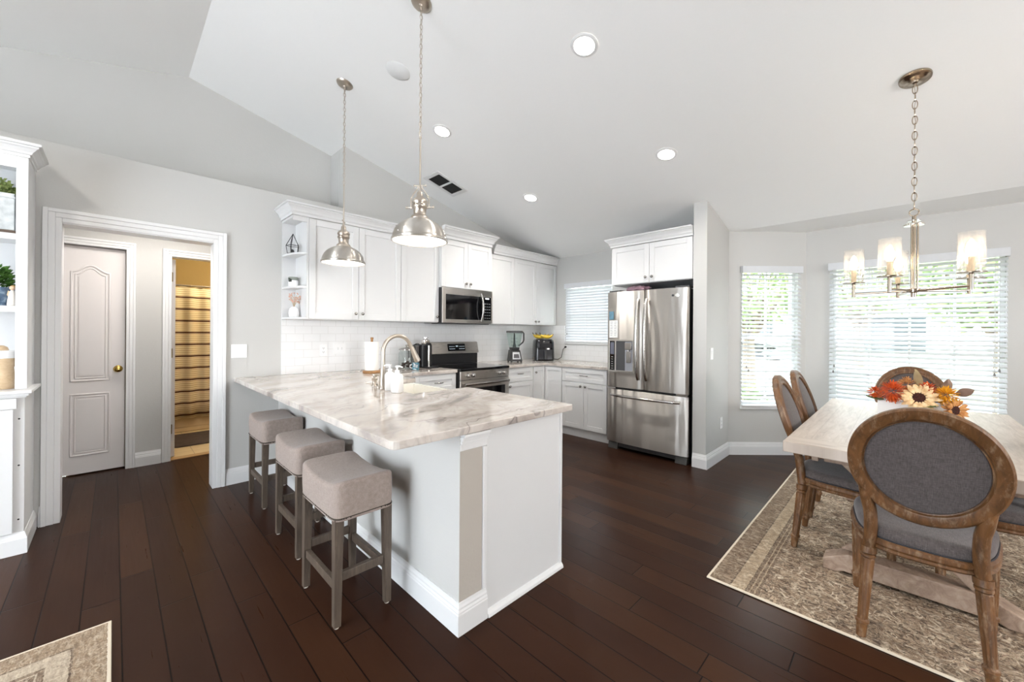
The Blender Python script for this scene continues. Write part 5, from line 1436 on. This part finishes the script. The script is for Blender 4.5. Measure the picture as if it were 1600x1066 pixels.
# ------------------------------------------------------------------ ceiling fittings
def ceil_M(x, y): return Matrix.Translation((x, y, ceil_z(x))) @ Matrix.Rotation(tilt if x > .453 else -tilt, 4, 'Y')
for x, y, pw, lab in ((2.081, 1.443, 30, 'recessed ceiling light nearest the camera, high in the middle'), (2.081, 2.974, 7, 'recessed ceiling light just right of the nearer pendant'),
                  (3.279, 1.437, 46, 'recessed ceiling light before the refrigerator wall'), (3.287, 2.987, 85, 'recessed ceiling light farthest back, above the range side'),
                  (-1.0, 2.6, 55, 'recessed ceiling light over the bookcase side, left of the frame')):
    M_ = ceil_M(x, y); t = thing('recessed_light', lab, 'ceiling light', (x, y, ceil_z(x)), 'recessed ceiling lights')
    b = MB(); b.lathe([(.066, -.0062), (.070, -.0075), (.086, -.0025), (.088, -.0006)], n=40, M=M_, caps=False); b.build('trim_ring', WHITE, t)
    b = MB(); b.lathe([(.0001, -.0055), (.066, -.006)], n=36, M=M_, caps=False); b.build('lens', CANL, t)
    l_ = light('recessed_lamp', 'SPOT', (x - .02 * math.sin(tilt), y, ceil_z(x) - .02), pw, (1, .95, .88), .06, target=(x, y, 0), spot_size=math.radians(150), spot_blend=.8 if x > 0 else .35)
M_ = ceil_M(1.496, 2.713)
t = thing('ceiling_speaker', 'flush round white speaker grille in the ceiling', 'speaker', (1.496, 2.713, ceil_z(1.496)))
b = MB(); b.lathe([(.0001, -.006), (.084, -.006), (.09, -.0006)], n=40, M=M_, caps=False); b.build('grille', plain('white_grille', (228, 228, 227), .7, bump=.4, bscale=500), t)
M_ = ceil_M(2.640, 3.695)
t = thing('ceiling_vent', 'white ceiling air vent with two dark louvred openings', 'vent', (2.64, 3.695, ceil_z(2.64)))
hx, hy = .215, .142
b = MB(M_)
for (a, c, d, e) in ((-hx, hx, -hy, -hy + .035), (-hx, hx, hy - .035, hy), (-hx, -hx + .045, -hy + .035, hy - .035), (hx - .045, hx, -hy + .035, hy - .035), (-.012, .012, -hy + .035, hy - .035)): b.box(a, c, d, e, -.012, -.0006)
b.build('vent_frame', WHITE, t, .002)
b = MB(M_); b.box(-hx + .045, hx - .045, -hy + .035, hy - .035, -.003, -.0006); b.build('duct', plain('duct_dark', (40, 40, 40), .8), t)
b = MB(M_)
for (a, c) in ((-hx + .0455, -.0125), (.0125, hx - .0455)):
    for k in range(9):
        y = -hy + .045 + k * (2 * hy - .09) / 8
        b.hexa([(a, y - .004, -.010), (c, y - .004, -.010), (c, y - .0025, -.010), (a, y - .0025, -.010)], [(a, y + .002, -.004), (c, y + .002, -.004), (c, y + .0035, -.004), (a, y + .0035, -.004)])
b.build('louvres', plain('louvre_grey', (104, 104, 102), .5), t)

# ------------------------------------------------------------------ window blinds
def blind(name, label, M, x0, x1, z0, z1, tiltdeg, pitch=.043, y=-.022, cords=(.12, .5, .88), tassels=(), mat=None):
    L_ = x1 - x0; c = M @ Vector(((x0 + x1) / 2, y, z0)); t = thing(name, label, 'blind', tuple(c), 'white slatted window blinds')
    b = MB(M); b.box(x0 - .008, x1 + .008, y - .034, y - .026, z1 - .075, z1); b.box(x0 - .008, x0 - .001, y - .026, y + .020, z1 - .075, z1); b.box(x1 + .001, x1 + .008, y - .026, y + .020, z1 - .075, z1); b.build('valance', SLAT, t, .002)
    b = MB(M); b.box(x0, x1, y - .022, y + .018, z1 - .05, z1 - .004); b.build('headrail', WHITE, t)
    b = MB(M); w = .024; a = math.radians(tiltdeg); n = int((z1 - .085 - z0 - .03) / pitch); rnd = random.Random(3)
    for k in range(n):
        z = z1 - .095 - k * pitch
        ca, sa = math.cos(a), math.sin(a)
        pts = []
        for xx in (x0 + .003, x1 - .003):
            for q, cr in ((-1, 0), (-.5, .0018), (0, .0026), (.5, .0018), (1, 0)):
                pts.append((xx, y + q * w * ca - cr * sa, z + q * w * sa + cr * ca))
            for q, cr in ((1, -.0026), (0, 0), (-1, -.0026)):
                pts.append((xx, y + q * w * ca - cr * sa, z + q * w * sa + cr * ca))
        fs = [(i, (i + 1) % 8, 8 + (i + 1) % 8, 8 + i) for i in range(8)] + [tuple(range(8)), tuple(range(8, 16))]
        b.add(pts, fs)
    b.build('slats', mat or SLAT, t)
    b = MB(M); zb = z1 - .095 - n * pitch + .008
    zb = max(zb, z0 + .02)
    b.box(x0 + .002, x1 - .002, y - .024, y + .024, zb - .018, zb); b.build('bottom_rail', WHITE, t, .004)
    b = MB(M)
    for f in cords:
        for yy in (y - .0262, y + .0262): b.tube([(x0 + L_ * f, yy, z1 - .07), (x0 + L_ * f, yy, zb - .002)], .0011, 5)
    b.build('ladder_cords', plain('ladder_cord', (214, 214, 212), .8), t)
    for (xx, zl) in tassels:
        b = MB(M); b.tube([(xx, y - .036, z1 - .06), (xx, y - .036, zl + .03)], .0012, 5); o = b.build('pull_cord', plain('pull_cord', (200, 200, 200), .8), t)
        b = MB(M); b.lathe([(.003, .03), (.0075, .012), (.0085, .002), (.0001, 0)], (xx, y - .036, zl), 10); b.build('tassel', plain('tassel_grey', (126, 124, 122), .5), o)
    return t
blind('window_blind', 'narrow white slat blind at the left bay window', M1, .092, .738, .50, 2.075, 30, .0435, tassels=((.128, .955), (.150, .920)))
blind('window_blind', 'wide white slat blind at the large bay window behind the table', M2, .205, 1.402, .52, 2.085, 38, .0435, cords=(.06, .28, .5, .72, .94), tassels=((1.325, .985), (1.352, 1.02), (.245, .93), (.252, .99)))
blind('window_blind', 'closed white slat blind over the worktop left of the refrigerator', MK, .006, .790, 1.165, 2.058, 64, .040, mat=SLATC, tassels=((.06, 1.30),))

# ------------------------------------------------------------------ built-in bookcase at the left
BX1, BX0, BY = -.372, -1.60, 3.715
t = thing('bookcase', 'white built-in bookcase with open shelves and panelled base at the left edge', 'bookcase', (-.99, 3.95, 0))
b = MB(); b.box(BX0, BX1, BY, YW - .02, .001, .925); b.build('base_body', CAB, t)
b = MB()
for z in (.205, .525, .80): b.cyl((-.3925, BY - .0006, z), (-.3925, BY + .004, z), .0048, n=10)
b.build('peg_holes', plain('hole_dark', (30, 28, 28), .8), t)
b = MB(); b.box(BX0, -.412, BY - .022, BY - .0005, .135, .86); b.build('door', CAB, t, .002)
b = MB(); b.box(BX0, -.40, BY - .020, BY - .0005, .862, .924); b.build('frieze', CAB, t, .002)
prof = [(0, 0), (.014, 0), (.014, .09), (.011, .095), (.011, .101), (.007, .112), (.004, .125), (0, .127)]
vs = []
for (ox, oy) in ((-1.0, None), (0, 0), (0, 1)): pass
P3 = [Vector((BX0, BY)), Vector((BX1, BY)), Vector((BX1, YW - .03))]; Nn = [Vector((0, -1)), Vector((1, -1)), Vector((1, 0))]
for p, m in zip(P3, Nn):
    for (o_, z) in prof: vs.append((p.x + m.x * (o_ + .0006), p.y + m.y * (o_ + .0006), z + .001))
k = len(prof); fs = [(i * k + j, i * k + (j + 1) % k, (i + 1) * k + (j + 1) % k, (i + 1) * k + j) for i in range(2) for j in range(k)] + [tuple(range(k)), tuple(2 * k + j for j in range(k))]
MB().add(vs, fs).build('plinth', WHITE, t)
b = MB(); b.box(BX0, BX1 + .030, BY - .035, YW - .025, .950, .968); b.box(BX0, BX1 + .018, BY - .022, YW - .025, .9355, .950); b.box(BX0, BX1 + .008, BY - .010, YW - .025, .9255, .9355); b.build('counter_top', WHITE, t, .003)
UY = 3.79
b = MB(); b.box(BX1 - .02, BX1, UY + .02, YW - .02, .9685, 2.372); b.build('side_panel', CAB, t)
b = MB(); b.box(BX1 - .046, BX1 + .001, UY, UY + .0195, .9685, 2.372); b.build('stile', CAB, t, .0015)
b = MB(); b.box(BX0, BX1 - .0205, YW - .04, YW - .021, .9685, 2.372); b.build('back_panel', CAB, t)
b = MB(); b.box(BX0, BX1 - .0465, UY, UY + .0195, 2.30, 2.372); b.build('top_rail', CAB, t)
MB().box(BX0, BX1 - .0205, UY + .02, YW - .0405, 2.352, 2.372).build('top_panel', CAB, t)
for z in (1.47, 1.905):
    b = MB(); b.box(BX0, BX1 - .0205, UY + .02, YW - .0405, z - .024, z); b.box(BX0, BX1 - .0465, UY + .002, UY + .0195, z - .036, z); b.build('shelf_board', CAB, t)
MB().box(BX0 - .02, BX0 - .0005, BY, YW - .02, .001, 2.372).build('side_panel', CAB, t)
pr = [(0, 0), (.006, 0), (.006, .016), (.014, .020), (.018, .030), (.034, .048), (.044, .055), (.044, .062), (.056, .066), (.056, .080), (0, .080)]
vs = []; P3 = [Vector((BX0, UY)), Vector((BX1 + .001, UY)), Vector((BX1 + .001, YW - .03))]
for p, m in zip(P3, Nn):
    for (o_, z) in pr: vs.append((p.x + m.x * o_, p.y + m.y * o_, 2.3725 + z))
k = len(pr); fs = [(i * k + j, i * k + (j + 1) % k, (i + 1) * k + (j + 1) % k, (i + 1) * k + j) for i in range(2) for j in range(k)] + [tuple(range(k)), tuple(2 * k + j for j in range(k))]
b = MB().add(vs, fs); b.build('crown', CAB, t)

def foliage(b, c, n, R_, H_, L_, w_, seed, mat=None):
    rnd = random.Random(seed)
    for k in range(n):
        a = rnd.random() * 2 * PI; r_ = R_ * math.sqrt(rnd.random()); z = rnd.random() * H_ * (1 - .5 * (r_ / R_) ** 2)
        p = Vector((c[0] + r_ * math.cos(a), c[1] + r_ * math.sin(a), c[2] + z))
        d = Vector((math.cos(a) * (.3 + r_ / R_), math.sin(a) * (.3 + r_ / R_), rnd.uniform(.2, 1))).normalized()
        side = d.cross(Vector((rnd.uniform(-1, 1), rnd.uniform(-1, 1), rnd.uniform(-1, 1)))).normalized(); L2 = L_ * rnd.uniform(.7, 1.2)
        q = [p, p + d * L2 * .5 + side * w_, p + d * L2, p + d * L2 * .5 - side * w_]
        b.add(q, [(0, 1, 2, 3)], 0, False)
    return b
LIGHTG = colm('boxwood_leaf', [(.3, (88, 104, 56)), (.55, (140, 156, 96)), (.8, (178, 190, 130))], 40); DEEPG = colm('fern_leaf', [(.3, (34, 66, 24)), (.7, (86, 128, 56))], 40)
# galvanised planter on the top shelf
t = thing('planter', 'pale galvanised planter with a light green plant on the top bookcase shelf', 'planter', (-.53, 3.95, 1.906))
z = 1.9056; xa, xb, ya, yb = -.64, -.428, 3.835, 4.06
b = MB(); b.box(xa - .004, xb + .004, ya - .004, yb + .004, z, z + .022); b.build('wood_base', plain('dark_wood_base', (90, 74, 62), .6), t)
def m_galv():
    q = NT('galvanised_metal'); p = q.obj(); v = q.voro(p, 60); n_ = q.noise(p, 28, 4)
    q.base(q.ramp(n_, [(.3, (176, 182, 184)), (.6, (204, 208, 209)), (.75, (190, 194, 196))]), .45, .25); return q.m
b = MB(); b.hexa([(xa, ya, z + .0225), (xb, ya, z + .0225), (xb, yb, z + .0225), (xa, yb, z + .0225)], [(xa, ya, z + .245), (xb, ya, z + .245), (xb, yb, z + .245), (xa, yb, z + .245)]); b.box(xa - .004, xb + .004, ya - .004, yb + .004, z + .215, z + .225); b.build('box', m_galv(), t, .003)
b = MB(); foliage(b, (-.525, 3.93, z + .24), 420, .088, .115, .028, .010, 2); b.build('foliage', LIGHTG, t)
t = thing('potted_plant', 'green fern-like plant in a blue pot on the middle bookcase shelf', 'plant', (-.475, 3.90, 1.4705))
c = (-.482, 3.895, 1.4706); b = MB(); b.lathe([(.036, 0), (.042, .005), (.052, .105), (.054, .112), (.048, .112), (.046, .10), (.0001, .10)], c, 24)
def m_bluepot():
    q = NT('blue_glaze'); q.base(q.ramp(q.noise(q.obj(), 22, 4, .6, 1), [(.3, (50, 66, 88)), (.55, (86, 108, 132)), (.75, (150, 166, 180))]), .3); return q.m
b.build('pot', m_bluepot(), t)
b = MB(); foliage(b, (c[0] - .028, c[1] + .02, c[2] + .108), 520, .056, .135, .038, .006, 4); b.build('foliage', DEEPG, t)
t = thing('angel_figurine', 'small white angel figurine beside the blue pot', 'figurine', (-.432, 3.838, 1.4705))
c = (-.4345, 3.838, 1.4706); b = MB(); b.lathe([(.020, 0), (.022, .004), (.019, .04), (.013, .075), (.009, .09), (.006, .096)], c, 18); b.build('gown', plain('figurine_white', (228, 222, 214), .6), t)
b = MB(); b.ball((c[0], c[1], c[2] + .108), .0125, 12, 9); hd = b.build('head', plain('figurine_skin', (222, 190, 160), .6), t)
b = MB(); b.ball((c[0] + .002, c[1] + .003, c[2] + .113), .0128, 12, 8); b.build('hair', plain('figurine_hair', (190, 152, 104), .7), hd)
for s_ in (-1, 1):
    b = MB(); b.add([(c[0] + s_ * .004, c[1] + .012, c[2] + .085), (c[0] + s_ * .022, c[1] + .016, c[2] + .095), (c[0] + s_ * .026, c[1] + .016, c[2] + .075), (c[0] + s_ * .016, c[1] + .014, c[2] + .05), (c[0] + s_ * .004, c[1] + .012, c[2] + .06),
                     (c[0] + s_ * .004, c[1] + .016, c[2] + .085), (c[0] + s_ * .022, c[1] + .019, c[2] + .095), (c[0] + s_ * .026, c[1] + .019, c[2] + .075), (c[0] + s_ * .016, c[1] + .017, c[2] + .05), (c[0] + s_ * .004, c[1] + .016, c[2] + .06)],
                    [(0, 1, 2, 3, 4), (5, 6, 7, 8, 9)] + [(i, (i + 1) % 5, 5 + (i + 1) % 5, 5 + i) for i in range(5)]); b.build('wing', plain('wing_tan', (206, 184, 150), .6), t)
t = thing('pedestal_stand', 'turned light-wood pedestal with a white bowl rim on the bookcase counter', 'pedestal', (-.47, 3.87, .9685))
c = (-.468, 3.87, .9686); b = MB(); b.lathe([(.042, 0), (.046, .006), (.046, .05), (.041, .10), (.038, .13), (.043, .136), (.043, .142), (.050, .150), (.052, .158), (.053, .185), (.0001, .185)], c, 30); b.build('stand', PALEW, t)
b = MB(); b.lathe([(.0001, .1855), (.056, .1855), (.058, .19), (.056, .228), (.050, .232), (.0001, .232)], c, 30); b.build('bowl', PLASTIC, t)
b = MB(); b.lathe([(.0001, .2325), (.030, .2325), (.031, .236), (.026, .252), (.012, .262), (.0001, .264)], (c[0] - .012, c[1], c[2]), 22); b.build('lid_knob', PALEW, t)

# ------------------------------------------------------------------ bathroom seen through the hall
def m_curtain():
    q = NT('striped_curtain'); x, y, z = q.sep(q.obj())
    a = q.math('FRACT', q.math('DIVIDE', q.math('ADD', z, 3.0), .152)); f = q.math('FRACT', q.math('DIVIDE', q.math('ADD', z, 3.0), .0253))
    c = q.ramp(f, [(0, (236, 222, 190)), (.44, (186, 158, 116)), (.72, (236, 222, 190))], 'CONSTANT')
    st_ = q.math('LESS_THAN', a, .16); c = q.mix(st_, c, lin((92, 62, 42)))
    q.base(c, .85); return q.m
t = thing('shower_curtain', 'tan and brown striped shower curtain in the far bathroom', 'curtain', (.9, 6.6, .18))
def cf(u, v):
    x = .42 + 1.5 * u; z = .185 + (1.885 - .185) * v
    return (x, 6.60 + .022 * math.sin(u * 58) * (1 - .25 * v) + .012 * math.sin(u * 23 + 1), z + .006 * math.sin(u * 58))
b = MB(); b.grid(cf, 160, 10); o = b.build('cloth', m_curtain(), t)
s_ = o.modifiers.new('solid', 'SOLIDIFY'); s_.thickness = .003
t2 = tag(MB().cyl((-.295, 6.60, 1.905), (2.195, 6.60, 1.905), .011, n=14).build('curtain_rod', NICKEL, None, at=(.95, 6.6, 1.905)), 'metal rod carrying the striped shower curtain', 'curtain rod')
b = MB()
for k in range(13): b.tube(arc((.47 + k * .117, 6.60, 1.90), .02, 0, 345, 14, 'yz'), .002, 6, closed=True)
b.build('rings', NICKEL, t)
b = MB(); b.box(-.29, 2.19, 6.66, 7.29, .001, .06); b.box(-.29, 2.19, 6.66, 6.74, .06, .44); b.box(-.29, 2.19, 7.23, 7.29, .06, .44); b.box(-.29, -.2, 6.74, 7.23, .06, .44); b.box(2.1, 2.19, 6.74, 7.23, .06, .44)
tag(b.build('bathtub', plain('biscuit_enamel', (226, 206, 168), .15), None, .01, at=(.95, 6.97, 0)), 'beige bathtub behind the striped curtain', 'bathtub')
b = MB(); pts = []
for (cx_, cy_, a0) in ((1.25, 6.42, 0), (.53, 6.42, 90), (.53, 5.86, 180), (1.25, 5.86, 270)):
    pts += [(cx_ + .06 * math.cos(math.radians(a0 + 15 * i)), cy_ + .06 * math.sin(math.radians(a0 + 15 * i))) for i in range(7)]
b.prism(pts, .0006, .016, 2); tag(b.build('bath_mat', plain('dark_shag', (74, 62, 58), .95, var=.45, bump=1.0, bscale=260), None, .003, at=(.9, 6.14, 0)), 'dark brown bath mat on the beige bathroom floor', 'bath mat')
MB().box(.412, 1.143, 5.285, 5.38, .0006, .010).build('threshold', plain('tan_threshold', (176, 140, 96), .4), None, .003, at=(.78, 5.33, 0))['kind'] = 'structure'
bpy.data.objects['threshold'].name = 'trim_7'

# ------------------------------------------------------------------ outdoors
grass = NT('lawn_grass'); grass.base(grass.ramp(grass.noise(grass.pos(), 3, 5, .7), [(.3, (110, 126, 84)), (.6, (146, 158, 108)), (.8, (170, 178, 130))]), .9)
MB().prism([(5.0, -1.0), (5.6, -.8), (5.6, .8), (5.0, 1.4), (5.0, 16), (60, 40), (60, -40), (5.0, -16)], -.35, -.30, 2).build('outside_lawn', grass.m)['kind'] = 'structure'
dr = MB().box(10.5, 13.8, -40, 40, -.2995, -.27).build('outside_street', plain('asphalt_pale', (150, 150, 150), .9, var=.08)); dr['kind'] = 'structure'
def tree(x, y, h, R_, label, seed, n=2600):
    t = thing('tree', label, 'tree', (x, y, -.3), 'trees outside the windows')
    b = MB(); b.tube([(x, y, -.3), (x + .05, y + .04, h * .3), (x - .03, y, h * .62)], [.16, .11, .05], 10)
    for k in range(5):
        a = k * 1.3; b.tube([(x, y, h * .32), (x + R_ * .35 * math.cos(a), y + R_ * .35 * math.sin(a), h * .55), (x + R_ * .6 * math.cos(a), y + R_ * .6 * math.sin(a), h * .75)], [.06, .04, .015], 7)
    b.build('trunk', plain('bark', (112, 96, 82), .9, var=.2), t)
    rnd = random.Random(seed); b = MB()
    for k in range(n):
        d = Vector((rnd.gauss(0, 1), rnd.gauss(0, 1), rnd.gauss(0, 1))).normalized() * R_ * rnd.uniform(.45, 1) ** .6
        p = Vector((x, y, h * .72)) + Vector((d.x, d.y, d.z * .8)); u = Vector((rnd.gauss(0, 1), rnd.gauss(0, 1), rnd.gauss(0, 1))).normalized(); w = u.orthogonal().normalized(); s2 = rnd.uniform(.06, .13)
        b.add([p, p + u * s2 + w * s2 * .4, p + u * s2 * 2, p + u * s2 - w * s2 * .4], [(0, 1, 2, 3)])
    b.build('crown', colm('tree_leaf', [(.3, (92, 112, 70)), (.6, (140, 156, 104)), (.85, (186, 196, 146))], 3), t)
tree(9.6, 2.35, 3.6, 1.35, 'leafy tree outside the narrow bay window', 1)
tree(9.4, -1.1, 3.3, 1.2, 'leafy tree outside the large bay window, right of the middle', 2)
tree(14.8, .9, 4.2, 1.5, 'farther leafy tree across the street outside the large window', 3)
def shrub(x, y, R_, H_, label, seed):
    b = MB(); foliage(b, (x, y, -.3), 1500, R_, H_, .10, .03, seed); tag(b.build('shrub', colm('shrub_leaf', [(.3, (62, 92, 40)), (.7, (124, 150, 74))], 6), None, at=(x, y, -.3)), label, 'shrub', 'shrubs outside the windows')
shrub(6.7, 1.75, .42, .85, 'low green shrub close outside the narrow bay window', 5)
shrub(6.9, .5, .5, .65, 'low green shrub outside the left part of the large window', 6)
shrub(6.8, -.95, .5, .7, 'low green shrub outside the right part of the large window', 7)
# neighbour's house across the street
t = thing('house', 'pale house across the street with a grey roof and dark windows', 'house', (21, 0, -.3))
MB().box(19, 26, -7, 12, -.3, 2.6).build('wall', plain('pale_stucco', (226, 224, 218), .8), t)
MB().prism([(18.4, 2.6), (26.6, 2.6), (22.5, 4.6)], -7.6, 12.6, 1).build('roof', plain('grey_shingle', (120, 118, 118), .9, var=.15), t)
for (a, c) in ((-.5, 1.3), (3.8, 5.6), (-4.6, -2.8)):
    o = MB().box(18.93, 18.998, a - .08, c + .08, .62, 2.08).build('window_frame', WHITE, t)
    MB().box(18.915, 18.929, a, c, .70, 2.0).build('pane', plain('dark_pane', (60, 68, 74), .08), o)
MB().box(18.95, 18.998, 7.0, 10.6, -.29, 1.95).build('garage_door', WHITE, t)
# parked car on the street
t = thing('car', 'silver-grey car parked on the street outside the narrow bay window', 'car', (12.0, 2.75, -.27))
T = Matrix.Translation((12.0, 2.75, -.27)) @ Matrix.Rotation(PI / 2, 4, 'Z')
side = [(-2.1, .32), (-2.15, .55), (-2.05, .80), (-1.5, .90), (-1.15, .94), (-.45, 1.40), (.7, 1.43), (1.45, 1.0), (2.0, .92), (2.15, .62), (2.1, .32)]
b = MB(T); vs = []
for yy, k in ((-.84, 0), (-.78, .03), (.78, .03), (.84, 0)):
    for (x, z) in side: vs.append((x, yy * (1 if z < .95 else .86), z + (k if z > .95 else 0)))
m = len(side); b.add(vs, [(i * m + j, i * m + (j + 1) % m, (i + 1) * m + (j + 1) % m, (i + 1) * m + j) for i in range(3) for j in range(m)] + [tuple(range(m)), tuple(3 * m + j for j in range(m))]); b.build('body', plain('silver_paint', (176, 180, 186), .25, .4), t, .03)
b = MB(T)
for s_ in (-1, 1):
    yb = s_ * .80
    b.add([(-1.0, yb * 1.02, .97), (-.42, yb * .93, 1.34), (.1, yb * .93, 1.37), (.1, yb * 1.04, .97), (.16, yb * 1.04, .97), (.16, yb * .93, 1.37), (.66, yb * .93, 1.37), (1.25, yb * 1.02, 1.0)], [(0, 1, 2, 3), (4, 5, 6, 7)])
b.build('windows', GLOSSBLK, t)
for x in (-1.32, 1.32):
    for s_ in (-1, 1):
        b = MB(T); b.cyl((x, s_ * .70, .32), (x, s_ * .88, .32), .318, n=24); o = b.build('wheel', BLACK, t)
        b = MB(T); b.cyl((x, s_ * .881, .32), (x, s_ * .89, .32), .20, n=20); b.build('hubcap', STEELH, o)
